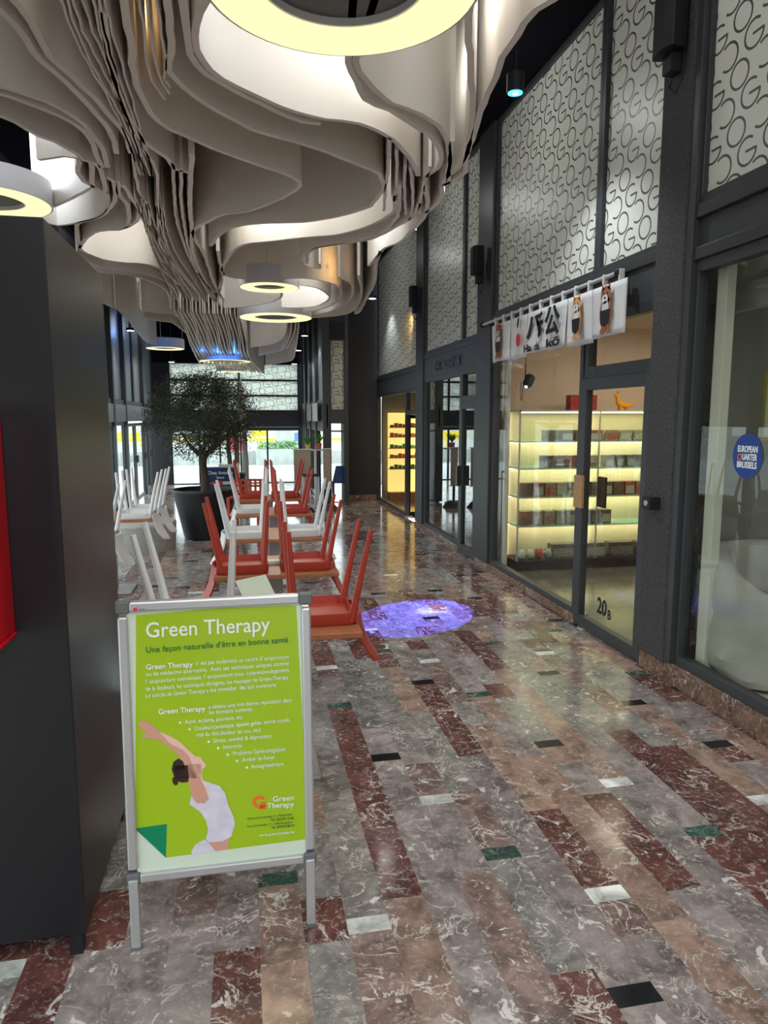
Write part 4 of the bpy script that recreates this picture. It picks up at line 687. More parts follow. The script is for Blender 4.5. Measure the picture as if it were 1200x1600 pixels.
 'R3': '0.51,15.98 0.58,15.92 0.65,15.86 0.72,15.80 0.79,15.74 0.85,15.67 0.93,15.62 0.99,15.55 1.03,15.47 1.05,15.38 1.06,15.28 1.06,15.19 1.07,15.10 1.07,15.00 1.07,14.91 1.06,14.82 1.06,14.72 1.06,14.63 1.06,14.54 1.06,14.45 1.05,14.35 1.05,14.26 1.05,14.17 1.04,14.07 1.04,13.98 1.04,13.89 1.03,13.79 1.03,13.70 1.03,13.61 1.02,13.51 1.02,13.42 1.01,13.33 1.01,13.24 1.01,13.14 1.00,13.05 1.00,12.96 0.99,12.86 0.99,12.77 0.98,12.68 0.98,12.58 0.97,12.49',
 'R4': '0.88,14.41 0.88,14.31 0.89,14.22 0.89,14.12 0.90,14.03 0.91,13.94 0.91,13.84 0.92,13.75 0.92,13.65 0.93,13.56 0.93,13.46 0.94,13.37 0.94,13.28 0.94,13.18 0.94,13.09 0.94,12.99 0.94,12.90 0.94,12.81 0.93,12.71 0.93,12.62 0.92,12.52 0.92,12.43 0.91,12.33 0.91,12.24 0.90,12.15 0.90,12.05',
 'W0': '-0.63,2.93 -0.64,3.02 -0.65,3.12 -0.65,3.21 -0.66,3.31 -0.66,3.40 -0.66,3.50 -0.66,3.59 -0.65,3.69 -0.65,3.78 -0.64,3.88 -0.63,3.97 -0.63,4.07 -0.63,4.16 -0.62,4.26 -0.62,4.35 -0.62,4.45 -0.62,4.54 -0.62,4.64 -0.62,4.73 -0.62,4.83 -0.63,4.93 -0.63,5.02 -0.63,5.12 -0.63,5.21',
 'W1': '-0.60,2.92 -0.61,3.02 -0.62,3.11 -0.63,3.21 -0.64,3.30 -0.64,3.40 -0.64,3.49 -0.64,3.59 -0.64,3.68 -0.63,3.78 -0.63,3.87 -0.62,3.97 -0.61,4.06 -0.61,4.16 -0.60,4.25 -0.60,4.35 -0.60,4.44 -0.59,4.54 -0.59,4.63 -0.59,4.73 -0.59,4.83 -0.59,4.92 -0.60,5.02 -0.60,5.11 -0.61,5.21',
 'W2': '-0.58,2.92 -0.59,3.01 -0.60,3.11 -0.61,3.20 -0.61,3.30 -0.62,3.39 -0.61,3.49 -0.61,3.58 -0.60,3.68 -0.60,3.78 -0.59,3.87 -0.59,3.97 -0.58,4.06 -0.58,4.16 -0.58,4.25 -0.57,4.35 -0.57,4.44 -0.58,4.54 -0.58,4.64 -0.58,4.73 -0.58,4.83 -0.59,4.92 -0.59,5.02 -0.60,5.11 -0.60,5.21',
 'W3': '-0.55,2.91 -0.56,3.01 -0.57,3.10 -0.57,3.20 -0.57,3.29 -0.58,3.39 -0.57,3.49 -0.57,3.58 -0.57,3.68 -0.57,3.77 -0.57,3.87 -0.57,3.96 -0.57,4.06 -0.57,4.16 -0.57,4.25 -0.57,4.35 -0.58,4.44 -0.58,4.54 -0.58,4.64 -0.58,4.73 -0.59,4.83 -0.59,4.92 -0.59,5.02 -0.60,5.11 -0.60,5.21',
 'W4': '-0.52,2.90 -0.52,3.00 -0.53,3.10 -0.53,3.19 -0.54,3.29 -0.55,3.38 -0.55,3.48 -0.56,3.57 -0.56,3.67 -0.56,3.77 -0.56,3.86 -0.57,3.96 -0.57,4.05 -0.57,4.15 -0.57,4.25 -0.57,4.34 -0.57,4.44 -0.57,4.53 -0.57,4.63 -0.57,4.73 -0.57,4.82 -0.57,4.92 -0.57,5.01 -0.57,5.11 -0.57,5.21',
 'W5': '-0.49,2.90 -0.49,2.99 -0.50,3.09 -0.51,3.19 -0.52,3.28 -0.53,3.38 -0.53,3.47 -0.54,3.57 -0.54,3.67 -0.54,3.76 -0.54,3.86 -0.54,3.95 -0.54,4.05 -0.54,4.15 -0.54,4.24 -0.54,4.34 -0.54,4.43 -0.54,4.53 -0.54,4.63 -0.54,4.72 -0.54,4.82 -0.54,4.91 -0.54,5.01 -0.55,5.11 -0.55,5.20',
 'W6': '-0.47,2.89 -0.48,2.99 -0.48,3.09 -0.49,3.18 -0.49,3.28 -0.50,3.38 -0.50,3.47 -0.50,3.57 -0.50,3.66 -0.51,3.76 -0.51,3.86 -0.51,3.95 -0.51,4.05 -0.52,4.15 -0.52,4.24 -0.52,4.34 -0.53,4.44 -0.53,4.53 -0.53,4.63 -0.53,4.72 -0.53,4.82 -0.54,4.92 -0.54,5.01 -0.55,5.11 -0.55,5.21',
 'X0': '-0.73,5.62 -0.74,5.72 -0.74,5.81 -0.75,5.90 -0.75,6.00 -0.76,6.09 -0.76,6.18 -0.77,6.28 -0.77,6.37 -0.77,6.46 -0.78,6.56 -0.78,6.65 -0.79,6.74 -0.79,6.84 -0.79,6.93 -0.80,7.02 -0.80,7.12 -0.81,7.21 -0.81,7.30 -0.82,7.40 -0.82,7.49 -0.82,7.58 -0.83,7.68 -0.83,7.77 -0.83,7.86 -0.84,7.96 -0.84,8.05 -0.84,8.14 -0.84,8.24 -0.84,8.33 -0.84,8.42 -0.85,8.52 -0.85,8.61 -0.85,8.71 -0.85,8.80 -0.85,8.89 -0.85,8.99 -0.85,9.08 -0.86,9.17 -0.86,9.27 -0.86,9.36 -0.86,9.45 -0.86,9.55 -0.86,9.64 -0.86,9.73 -0.86,9.83 -0.86,9.92 -0.86,10.01 -0.86,10.11 -0.86,10.20 -0.86,10.29 -0.86,10.39',
 'X1': '-0.69,5.68 -0.70,5.77 -0.71,5.87 -0.71,5.96 -0.72,6.05 -0.73,6.14 -0.74,6.24 -0.75,6.33 -0.75,6.42 -0.76,6.51 -0.77,6.61 -0.77,6.70 -0.78,6.79 -0.78,6.89 -0.79,6.98 -0.79,7.07 -0.79,7.16 -0.80,7.26 -0.80,7.35 -0.80,7.44 -0.80,7.54 -0.80,7.63 -0.80,7.72 -0.80,7.82 -0.80,7.91 -0.80,8.00 -0.80,8.09 -0.80,8.19 -0.79,8.28 -0.79,8.37 -0.79,8.47 -0.79,8.56 -0.78,8.65 -0.78,8.75 -0.78,8.84 -0.78,8.93 -0.77,9.02 -0.77,9.12 -0.77,9.21 -0.77,9.30 -0.77,9.40 -0.77,9.49 -0.77,9.58 -0.77,9.68 -0.76,9.77 -0.76,9.86 -0.76,9.95 -0.76,10.05 -0.76,10.14 -0.76,10.23 -0.76,10.33 -0.76,10.42',
 'X2': '-0.68,5.74 -0.69,5.84 -0.70,5.93 -0.71,6.02 -0.71,6.11 -0.72,6.21 -0.73,6.30 -0.73,6.39 -0.74,6.48 -0.74,6.58 -0.75,6.67 -0.75,6.76 -0.75,6.85 -0.75,6.95 -0.75,7.04 -0.75,7.13 -0.75,7.22 -0.75,7.32 -0.75,7.41 -0.75,7.50 -0.74,7.59 -0.74,7.69 -0.74,7.78 -0.74,7.87 -0.74,7.96 -0.73,8.06 -0.73,8.15 -0.73,8.24 -0.72,8.33 -0.72,8.43 -0.72,8.52 -0.72,8.61 -0.72,8.70 -0.71,8.80 -0.71,8.89 -0.71,8.98 -0.71,9.08 -0.71,9.17 -0.71,9.26 -0.71,9.35 -0.71,9.45 -0.71,9.54 -0.71,9.63 -0.71,9.72 -0.71,9.82 -0.71,9.91 -0.71,10.00 -0.71,10.09 -0.72,10.19 -0.72,10.28 -0.72,10.37 -0.72,10.46',
 'X3': '-0.66,5.81 -0.67,5.90 -0.67,5.99 -0.67,6.09 -0.68,6.18 -0.68,6.27 -0.68,6.36 -0.69,6.45 -0.69,6.55 -0.69,6.64 -0.69,6.73 -0.69,6.82 -0.69,6.91 -0.69,7.01 -0.69,7.10 -0.69,7.19 -0.69,7.28 -0.70,7.38 -0.70,7.47 -0.70,7.56 -0.70,7.65 -0.70,7.74 -0.70,7.84 -0.70,7.93 -0.70,8.02 -0.70,8.11 -0.70,8.20 -0.70,8.30 -0.70,8.39 -0.70,8.48 -0.70,8.57 -0.69,8.67 -0.69,8.76 -0.69,8.85 -0.69,8.94 -0.69,9.03 -0.69,9.13 -0.69,9.22 -0.69,9.31 -0.69,9.40 -0.69,9.49 -0.69,9.59 -0.69,9.68 -0.69,9.77 -0.69,9.86 -0.68,9.96 -0.68,10.05 -0.68,10.14 -0.68,10.23 -0.68,10.32 -0.68,10.42 -0.67,10.51',
 'X4': '-0.61,5.87 -0.61,5.96 -0.62,6.06 -0.62,6.15 -0.63,6.24 -0.63,6.34 -0.64,6.43 -0.64,6.52 -0.65,6.62 -0.65,6.71 -0.66,6.80 -0.66,6.90 -0.66,6.99 -0.67,7.08 -0.67,7.18 -0.68,7.27 -0.68,7.36 -0.68,7.46 -0.68,7.55 -0.69,7.65 -0.69,7.74 -0.69,7.83 -0.69,7.93 -0.69,8.02 -0.69,8.11 -0.69,8.21 -0.69,8.30 -0.68,8.39 -0.68,8.49 -0.68,8.58 -0.67,8.67 -0.67,8.77 -0.66,8.86 -0.66,8.95 -0.66,9.05 -0.65,9.14 -0.65,9.23 -0.64,9.33 -0.64,9.42 -0.63,9.51 -0.63,9.61 -0.62,9.70 -0.61,9.79 -0.61,9.89 -0.60,9.98 -0.60,10.08 -0.59,10.17 -0.59,10.26 -0.58,10.36 -0.58,10.45 -0.57,10.54',
 'X5': '-0.58,5.93 -0.58,6.03 -0.59,6.12 -0.60,6.21 -0.61,6.31 -0.61,6.40 -0.62,6.49 -0.63,6.58 -0.64,6.68 -0.64,6.77 -0.65,6.86 -0.65,6.96 -0.65,7.05 -0.66,7.14 -0.66,7.23 -0.66,7.33 -0.66,7.42 -0.66,7.51 -0.66,7.61 -0.66,7.70 -0.66,7.79 -0.65,7.89 -0.65,7.98 -0.65,8.07 -0.64,8.16 -0.64,8.26 -0.63,8.35 -0.63,8.44 -0.62,8.54 -0.61,8.63 -0.60,8.72 -0.60,8.81 -0.59,8.91 -0.58,9.00 -0.57,9.09 -0.57,9.19 -0.56,9.28 -0.55,9.37 -0.55,9.46 -0.54,9.56 -0.53,9.65 -0.53,9.74 -0.52,9.84 -0.52,9.93 -0.51,10.02 -0.51,10.11 -0.50,10.21 -0.50,10.30 -0.49,10.39 -0.49,10.49 -0.48,10.58',
 'X6': '-0.57,6.01 -0.57,6.10 -0.58,6.19 -0.58,6.28 -0.59,6.38 -0.60,6.47 -0.60,6.56 -0.60,6.65 -0.61,6.75 -0.61,6.84 -0.61,6.93 -0.61,7.02 -0.61,7.12 -0.61,7.21 -0.61,7.30 -0.61,7.39 -0.61,7.49 -0.60,7.58 -0.60,7.67 -0.60,7.76 -0.59,7.86 -0.59,7.95 -0.58,8.04 -0.58,8.13 -0.57,8.23 -0.57,8.32 -0.56,8.41 -0.56,8.50 -0.55,8.59 -0.55,8.69 -0.54,8.78 -0.54,8.87 -0.53,8.96 -0.52,9.06 -0.52,9.15 -0.51,9.24 -0.51,9.33 -0.50,9.43 -0.50,9.52 -0.50,9.61 -0.49,9.70 -0.49,9.80 -0.48,9.89 -0.48,9.98 -0.47,10.07 -0.47,10.16 -0.47,10.26 -0.46,10.35 -0.46,10.44 -0.45,10.53 -0.45,10.63',
 'Wb0': '-0.34,2.87 -0.34,2.97 -0.35,3.08 -0.36,3.18 -0.36,3.28 -0.37,3.39 -0.38,3.49 -0.39,3.59 -0.39,3.70 -0.39,3.80 -0.37,3.90 -0.35,4.00',
 'Wb1': '-0.30,2.86 -0.31,2.97 -0.32,3.07 -0.33,3.18 -0.34,3.29 -0.34,3.39 -0.35,3.50 -0.35,3.61 -0.35,3.71 -0.34,3.82 -0.32,3.93',
 'Wb2': '-0.27,2.86 -0.28,2.96 -0.29,3.06 -0.29,3.16 -0.29,3.26 -0.30,3.36 -0.30,3.46 -0.30,3.56 -0.31,3.66 -0.33,3.76 -0.31,3.85',
 'Fan0': '-0.99,11.51 -0.98,11.60 -0.98,11.69 -0.98,11.79 -0.98,11.88 -0.98,11.97 -0.97,12.07 -0.97,12.16 -0.97,12.25 -0.96,12.35 -0.96,12.44 -0.96,12.53 -0.96,12.63 -0.95,12.72 -0.95,12.81 -0.95,12.91 -0.95,13.00 -0.95,13.09 -0.95,13.19 -0.95,13.28 -0.95,13.37 -0.95,13.47 -0.95,13.56 -0.95,13.65 -0.95,13.75 -0.95,13.84 -0.95,13.93 -0.95,14.03 -0.95,14.12 -0.95,14.21 -0.95,14.31 -0.94,14.40 -0.94,14.49 -0.94,14.58 -0.94,14.68 -0.93,14.77 -0.93,14.86 -0.92,14.96 -0.92,15.05 -0.92,15.14 -0.91,15.24 -0.91,15.33 -0.90,15.42 -0.90,15.52 -0.89,15.61 -0.89,15.70 -0.88,15.80 -0.88,15.89 -0.87,15.98',
 'Fan1': '-0.93,11.52 -0.93,11.61 -0.93,11.70 -0.93,11.79 -0.93,11.88 -0.93,11.98 -0.93,12.07 -0.93,12.16 -0.93,12.25 -0.92,12.34 -0.92,12.44 -0.92,12.53 -0.92,12.62 -0.92,12.71 -0.92,12.81 -0.92,12.90 -0.92,12.99 -0.92,13.08 -0.92,13.17 -0.92,13.27 -0.92,13.36 -0.92,13.45 -0.92,13.54 -0.92,13.63 -0.92,13.73 -0.92,13.82 -0.91,13.91 -0.91,14.00 -0.91,14.09 -0.90,14.19 -0.90,14.28 -0.90,14.37 -0.89,14.46 -0.88,14.55 -0.88,14.65 -0.87,14.74 -0.87,14.83 -0.86,14.92 -0.85,15.01 -0.85,15.11 -0.84,15.20 -0.83,15.29 -0.83,15.38 -0.82,15.47 -0.81,15.57 -0.81,15.66 -0.80,15.75 -0.80,15.84 -0.79,15.93 -0.79,16.03',
 'Fan2': '-0.90,11.53 -0.90,11.62 -0.90,11.71 -0.90,11.81 -0.90,11.90 -0.90,11.99 -0.90,12.08 -0.90,12.18 -0.90,12.27 -0.90,12.36 -0.89,12.46 -0.89,12.55 -0.89,12.64 -0.89,12.73 -0.88,12.83 -0.88,12.92 -0.88,13.01 -0.88,13.11 -0.87,13.20 -0.87,13.29 -0.87,13.38 -0.86,13.48 -0.86,13.57 -0.86,13.66 -0.86,13.75 -0.85,13.85 -0.85,13.94 -0.84,14.03 -0.84,14.13 -0.84,14.22 -0.83,14.31 -0.83,14.40 -0.82,14.50 -0.82,14.59 -0.81,14.68 -0.81,14.77 -0.80,14.87 -0.79,14.96 -0.79,15.05 -0.78,15.15 -0.78,15.24 -0.77,15.33 -0.77,15.42 -0.77,15.52 -0.76,15.61 -0.76,15.70 -0.75,15.79 -0.75,15.89 -0.75,15.98 -0.74,16.07',
 'Fan3': '-0.86,11.54 -0.86,11.63 -0.86,11.73 -0.86,11.82 -0.85,11.91 -0.85,12.01 -0.85,12.10 -0.85,12.19 -0.84,12.29 -0.84,12.38 -0.83,12.47 -0.83,12.57 -0.83,12.66 -0.82,12.75 -0.82,12.85 -0.82,12.94 -0.81,13.03 -0.81,13.13 -0.81,13.22 -0.80,13.32 -0.80,13.41 -0.80,13.50 -0.80,13.60 -0.80,13.69 -0.80,13.78 -0.80,13.88 -0.79,13.97 -0.79,14.06 -0.79,14.16 -0.79,14.25 -0.79,14.35 -0.79,14.44 -0.78,14.53 -0.78,14.63 -0.78,14.72 -0.77,14.81 -0.77,14.91 -0.76,15.00 -0.76,15.09 -0.75,15.19 -0.75,15.28 -0.74,15.37 -0.74,15.47 -0.73,15.56 -0.73,15.65 -0.72,15.75 -0.71,15.84 -0.71,15.93 -0.70,16.03 -0.70,16.12',
 'Fan4': '-0.80,11.54 -0.80,11.64 -0.80,11.73 -0.79,11.82 -0.79,11.91 -0.79,12.01 -0.79,12.10 -0.78,12.19 -0.78,12.28 -0.78,12.38 -0.78,12.47 -0.77,12.56 -0.77,12.66 -0.77,12.75 -0.77,12.84 -0.77,12.93 -0.77,13.03 -0.77,13.12 -0.77,13.21 -0.77,13.30 -0.77,13.40 -0.77,13.49 -0.77,13.58 -0.77,13.67 -0.77,13.77 -0.77,13.86 -0.77,13.95 -0.77,14.04 -0.77,14.14 -0.76,14.23 -0.76,14.32 -0.76,14.41 -0.75,14.51 -0.75,14.60 -0.74,14.69 -0.74,14.78 -0.73,14.88 -0.72,14.97 -0.72,15.06 -0.71,15.15 -0.70,15.25 -0.69,15.34 -0.68,15.43 -0.67,15.52 -0.66,15.61 -0.66,15.71 -0.65,15.80 -0.64,15.89 -0.63,15.98 -0.62,16.07 -0.61,16.17',
 'Fan5': '-0.75,11.55 -0.75,11.65 -0.75,11.74 -0.75,11.83 -0.75,11.93 -0.75,12.02 -0.75,12.11 -0.75,12.21 -0.75,12.30 -0.75,12.39 -0.74,12.49 -0.74,12.58 -0.74,12.67 -0.74,12.77 -0.74,12.86 -0.74,12.95 -0.74,13.05 -0.74,13.14 -0.74,13.23 -0.74,13.33 -0.73,13.42 -0.73,13.51 -0.73,13.61 -0.73,13.70 -0.73,13.79 -0.73,13.89 -0.72,13.98 -0.72,14.07 -0.72,14.17 -0.71,14.26 -0.71,14.35 -0.70,14.45 -0.69,14.54 -0.69,14.63 -0.68,14.73 -0.67,14.82 -0.66,14.91 -0.65,15.01 -0.64,15.10 -0.63,15.19 -0.62,15.28 -0.61,15.38 -0.60,15.47 -0.59,15.56 -0.59,15.66 -0.58,15.75 -0.57,15.84 -0.56,15.94 -0.55,16.03 -0.55,16.12 -0.54,16.21',
 'Fan6': '-0.72,11.57 -0.72,11.66 -0.72,11.75 -0.72,11.84 -0.72,11.93 -0.72,12.03 -0.72,12.12 -0.71,12.21 -0.71,12.30 -0.71,12.40 -0.71,12.49 -0.70,12.58 -0.70,12.67 -0.70,12.76 -0.69,12.86 -0.69,12.95 -0.69,13.04 -0.68,13.13 -0.68,13.23 -0.68,13.32 -0.67,13.41 -0.67,13.50 -0.67,13.59 -0.66,13.69 -0.66,13.78 -0.66,13.87 -0.66,13.96 -0.65,14.06 -0.65,14.15 -0.65,14.24 -0.64,14.33 -0.64,14.42 -0.63,14.52 -0.63,14.61 -0.62,14.70 -0.61,14.79 -0.61,14.89 -0.60,14.98 -0.59,15.07 -0.58,15.16 -0.58,15.25 -0.57,15.35 -0.56,15.44 -0.55,15.53 -0.55,15.62 -0.54,15.71 -0.53,15.81 -0.53,15.90 -0.52,15.99 -0.51,16.08 -0.51,16.17 -0.50,16.27',
 'Fan7': '-0.67,11.57 -0.67,11.67 -0.67,11.76 -0.67,11.85 -0.66,11.95 -0.66,12.04 -0.66,12.13 -0.65,12.23 -0.65,12.32 -0.65,12.41 -0.64,12.51 -0.64,12.60 -0.63,12.69 -0.63,12.78 -0.63,12.88 -0.62,12.97 -0.62,13.06 -0.62,13.16 -0.61,13.25 -0.61,13.34 -0.61,13.44 -0.61,13.53 -0.61,13.62 -0.61,13.72 -0.61,13.81 -0.61,13.90 -0.61,14.00 -0.61,14.09 -0.61,14.18 -0.61,14.27 -0.60,14.37 -0.60,14.46 -0.60,14.55 -0.59,14.65 -0.59,14.74 -0.58,14.83 -0.58,14.93 -0.57,15.02 -0.56,15.11 -0.55,15.20 -0.54,15.30 -0.54,15.39 -0.53,15.48 -0.52,15.58 -0.51,15.67 -0.50,15.76 -0.49,15.85 -0.48,15.95 -0.47,16.04 -0.46,16.13 -0.45,16.22 -0.44,16.32',
 'Fan8': '-0.61,11.58 -0.61,11.67 -0.61,11.76 -0.61,11.86 -0.60,11.95 -0.60,12.04 -0.60,12.13 -0.60,12.23 -0.59,12.32 -0.59,12.41 -0.59,12.50 -0.59,12.60 -0.59,12.69 -0.59,12.78 -0.58,12.87 -0.58,12.96 -0.58,13.06 -0.58,13.15 -0.58,13.24 -0.58,13.33 -0.58,13.43 -0.58,13.52 -0.58,13.61 -0.58,13.70 -0.58,13.79 -0.58,13.89 -0.58,13.98 -0.58,14.07 -0.58,14.16 -0.58,14.26 -0.57,14.35 -0.57,14.44 -0.57,14.53 -0.56,14.62 -0.55,14.72 -0.54,14.81 -0.54,14.90 -0.53,14.99 -0.51,15.08 -0.50,15.18 -0.49,15.27 -0.48,15.36 -0.47,15.45 -0.46,15.54 -0.44,15.63 -0.43,15.72 -0.42,15.82 -0.41,15.91 -0.40,16.00 -0.38,16.09 -0.37,16.18 -0.36,16.27 -0.35,16.37',
 'Fan9': '-0.57,11.59 -0.57,11.68 -0.57,11.78 -0.57,11.87 -0.57,11.96 -0.57,12.06 -0.57,12.15 -0.57,12.24 -0.56,12.34 -0.56,12.43 -0.56,12.52 -0.56,12.61 -0.56,12.71 -0.56,12.80 -0.55,12.89 -0.55,12.99 -0.55,13.08 -0.55,13.17 -0.54,13.27 -0.54,13.36 -0.54,13.45 -0.54,13.55 -0.54,13.64 -0.53,13.73 -0.53,13.82 -0.53,13.92 -0.53,14.01 -0.52,14.10 -0.52,14.20 -0.52,14.29 -0.51,14.38 -0.50,14.48 -0.50,14.57 -0.49,14.66 -0.48,14.75 -0.47,14.85 -0.46,14.94 -0.45,15.03 -0.44,15.12 -0.43,15.22 -0.42,15.31 -0.40,15.40 -0.39,15.49 -0.38,15.59 -0.37,15.68 -0.36,15.77 -0.35,15.86 -0.34,15.96 -0.33,16.05 -0.32,16.14 -0.31,16.23 -0.30,16.33 -0.29,16.42',
 'Fan10': '-0.54,11.60 -0.54,11.69 -0.54,11.79 -0.53,11.88 -0.53,11.97 -0.53,12.06 -0.53,12.16 -0.53,12.25 -0.52,12.34 -0.52,12.43 -0.51,12.52 -0.51,12.62 -0.51,12.71 -0.50,12.80 -0.50,12.89 -0.49,12.98 -0.49,13.08 -0.48,13.17 -0.48,13.26 -0.48,13.35 -0.47,13.44 -0.47,13.54 -0.47,13.63 -0.46,13.72 -0.46,13.81 -0.46,13.90 -0.46,14.00 -0.46,14.09 -0.45,14.18 -0.45,14.27 -0.45,14.36 -0.44,14.46 -0.44,14.55 -0.44,14.64 -0.43,14.73 -0.42,14.82 -0.41,14.92 -0.41,15.01 -0.40,15.10 -0.39,15.19 -0.38,15.28 -0.37,15.37 -0.36,15.47 -0.35,15.56 -0.34,15.65 -0.33,15.74 -0.32,15.83 -0.31,15.92 -0.30,16.02 -0.29,16.11 -0.28,16.20 -0.27,16.29 -0.26,16.38 -0.25,16.47',
 'Fan11': '-0.48,11.61 -0.48,11.70 -0.48,11.80 -0.47,11.89 -0.47,11.98 -0.47,12.08 -0.46,12.17 -0.46,12.26 -0.46,12.35 -0.45,12.45 -0.45,12.54 -0.44,12.63 -0.44,12.73 -0.44,12.82 -0.43,12.91 -0.43,13.01 -0.43,13.10 -0.42,13.19 -0.42,13.28 -0.42,13.38 -0.42,13.47 -0.42,13.56 -0.42,13.66 -0.42,13.75 -0.42,13.84 -0.42,13.94 -0.42,14.03 -0.42,14.12 -0.42,14.22 -0.42,14.31 -0.41,14.40 -0.41,14.49 -0.41,14.59 -0.41,14.68 -0.40,14.77 -0.39,14.87 -0.39,14.96 -0.38,15.05 -0.37,15.14 -0.36,15.24 -0.34,15.33 -0.33,15.42 -0.32,15.51 -0.31,15.61 -0.29,15.70 -0.28,15.79 -0.27,15.88 -0.25,15.97 -0.24,16.07 -0.22,16.16 -0.21,16.25 -0.20,16.34 -0.19,16.44 -0.17,16.53',
 'Fan12': '-0.42,11.62 -0.42,11.71 -0.42,11.80 -0.42,11.89 -0.41,11.99 -0.41,12.08 -0.41,12.17 -0.41,12.26 -0.41,12.36 -0.41,12.45 -0.40,12.54 -0.40,12.63 -0.40,12.72 -0.40,12.82 -0.40,12.91 -0.40,13.00 -0.39,13.09 -0.39,13.19 -0.39,13.28 -0.39,13.37 -0.39,13.46 -0.39,13.56 -0.39,13.65 -0.39,13.74 -0.39,13.83 -0.39,13.93 -0.39,14.02 -0.38,14.11 -0.38,14.20 -0.38,14.29 -0.38,14.39 -0.37,14.48 -0.37,14.57 -0.36,14.66 -0.36,14.76 -0.35,14.85 -0.34,14.94 -0.33,15.03 -0.31,15.12 -0.30,15.21 -0.29,15.31 -0.27,15.40 -0.26,15.49 -0.24,15.58 -0.22,15.67 -0.21,15.76 -0.19,15.85 -0.18,15.94 -0.16,16.03 -0.15,16.13 -0.14,16.22 -0.12,16.31 -0.11,16.40 -0.10,16.49 -0.08,16.58',
 'Fan13': '-0.39,11.63 -0.39,11.72 -0.39,11.81 -0.38,11.91 -0.38,12.00 -0.38,12.09 -0.38,12.19 -0.38,12.28 -0.38,12.37 -0.38,12.47 -0.37,12.56 -0.37,12.65 -0.37,12.75 -0.36,12.84 -0.36,12.93 -0.36,13.03 -0.35,13.12 -0.35,13.21 -0.35,13.30 -0.34,13.40 -0.34,13.49 -0.34,13.58 -0.33,13.68 -0.33,13.77 -0.33,13.86 -0.32,13.96 -0.32,14.05 -0.32,14.14 -0.32,14.24 -0.31,14.33 -0.31,14.42 -0.30,14.52 -0.30,14.61 -0.29,14.70 -0.28,14.79 -0.27,14.89 -0.26,14.98 -0.25,15.07 -0.24,15.16 -0.23,15.26 -0.21,15.35 -0.20,15.44 -0.18,15.53 -0.17,15.63 -0.16,15.72 -0.14,15.81 -0.13,15.90 -0.12,15.99 -0.10,16.09 -0.09,16.18 -0.08,16.27 -0.06,16.36 -0.05,16.46 -0.04,16.55 -0.03,16.64',
 'Fan14': '-0.35,11.64 -0.35,11.73 -0.35,11.82 -0.34,11.92 -0.34,12.01 -0.34,12.10 -0.33,12.19 -0.33,12.29 -0.33,12.38 -0.32,12.47 -0.32,12.56 -0.31,12.65 -0.31,12.75 -0.30,12.84 -0.30,12.93 -0.29,13.02 -0.29,13.12 -0.28,13.21 -0.28,13.30 -0.27,13.39 -0.27,13.49 -0.27,13.58 -0.26,13.67 -0.26,13.76 -0.26,13.85 -0.26,13.95 -0.26,14.04 -0.26,14.13 -0.25,14.22 -0.25,14.32 -0.25,14.41 -0.25,14.50 -0.25,14.59 -0.24,14.69 -0.24,14.78 -0.23,14.87 -0.22,14.96 -0.21,15.05 -0.20,15.15 -0.19,15.24 -0.18,15.33 -0.17,15.42 -0.16,15.51 -0.14,15.60 -0.13,15.70 -0.12,15.79 -0.10,15.88 -0.09,15.97 -0.08,16.06 -0.06,16.15 -0.05,16.24 -0.03,16.34 -0.02,16.43 -0.01,16.52 0.00,16.61 0.02,16.70',
 'Fan15': '-0.29,11.64 -0.28,11.74 -0.28,11.83 -0.28,11.92 -0.27,12.01 -0.27,12.10 -0.27,12.20 -0.26,12.29 -0.26,12.38 -0.26,12.47 -0.25,12.56 -0.25,12.65 -0.25,12.75 -0.24,12.84 -0.24,12.93 -0.24,13.02 -0.23,13.11 -0.23,13.21 -0.23,13.30 -0.23,13.39 -0.22,13.48 -0.22,13.57 -0.22,13.66 -0.22,13.76 -0.22,13.85 -0.22,13.94 -0.22,14.03 -0.22,14.12 -0.22,14.22 -0.22,14.31 -0.22,14.40 -0.22,14.49 -0.22,14.58 -0.21,14.68 -0.21,14.77 -0.20,14.86 -0.20,14.95 -0.19,15.04 -0.18,15.13 -0.16,15.22 -0.15,15.31 -0.14,15.41 -0.12,15.50 -0.11,15.59 -0.09,15.68 -0.07,15.77 -0.06,15.86 -0.04,15.95 -0.02,16.04 -0.01,16.13 0.01,16.22 0.03,16.31 0.04,16.40 0.06,16.49 0.07,16.58 0.09,16.67 0.11,16.76',
 'Fan16': '-0.23,11.65 -0.23,11.75 -0.23,11.84 -0.23,11.93 -0.23,12.02 -0.22,12.12 -0.22,12.21 -0.22,12.30 -0.22,12.40 -0.22,12.49 -0.22,12.58 -0.21,12.67 -0.21,12.77 -0.21,12.86 -0.21,12.95 -0.20,13.05 -0.20,13.14 -0.20,13.23 -0.20,13.32 -0.19,13.42 -0.19,13.51 -0.19,13.60 -0.19,13.70 -0.19,13.79 -0.19,13.88 -0.18,13.97 -0.18,14.07 -0.18,14.16 -0.18,14.25 -0.18,14.35 -0.17,14.44 -0.17,14.53 -0.17,14.62 -0.16,14.72 -0.15,14.81 -0.14,14.90 -0.13,14.99 -0.12,15.09 -0.11,15.18 -0.09,15.27 -0.08,15.36 -0.06,15.45 -0.04,15.54 -0.03,15.64 -0.01,15.73 0.01,15.82 0.03,15.91 0.05,16.00 0.06,16.09 0.08,16.18 0.10,16.27 0.11,16.37 0.13,16.46 0.15,16.55 0.16,16.64 0.17,16.73 0.19,16.82',
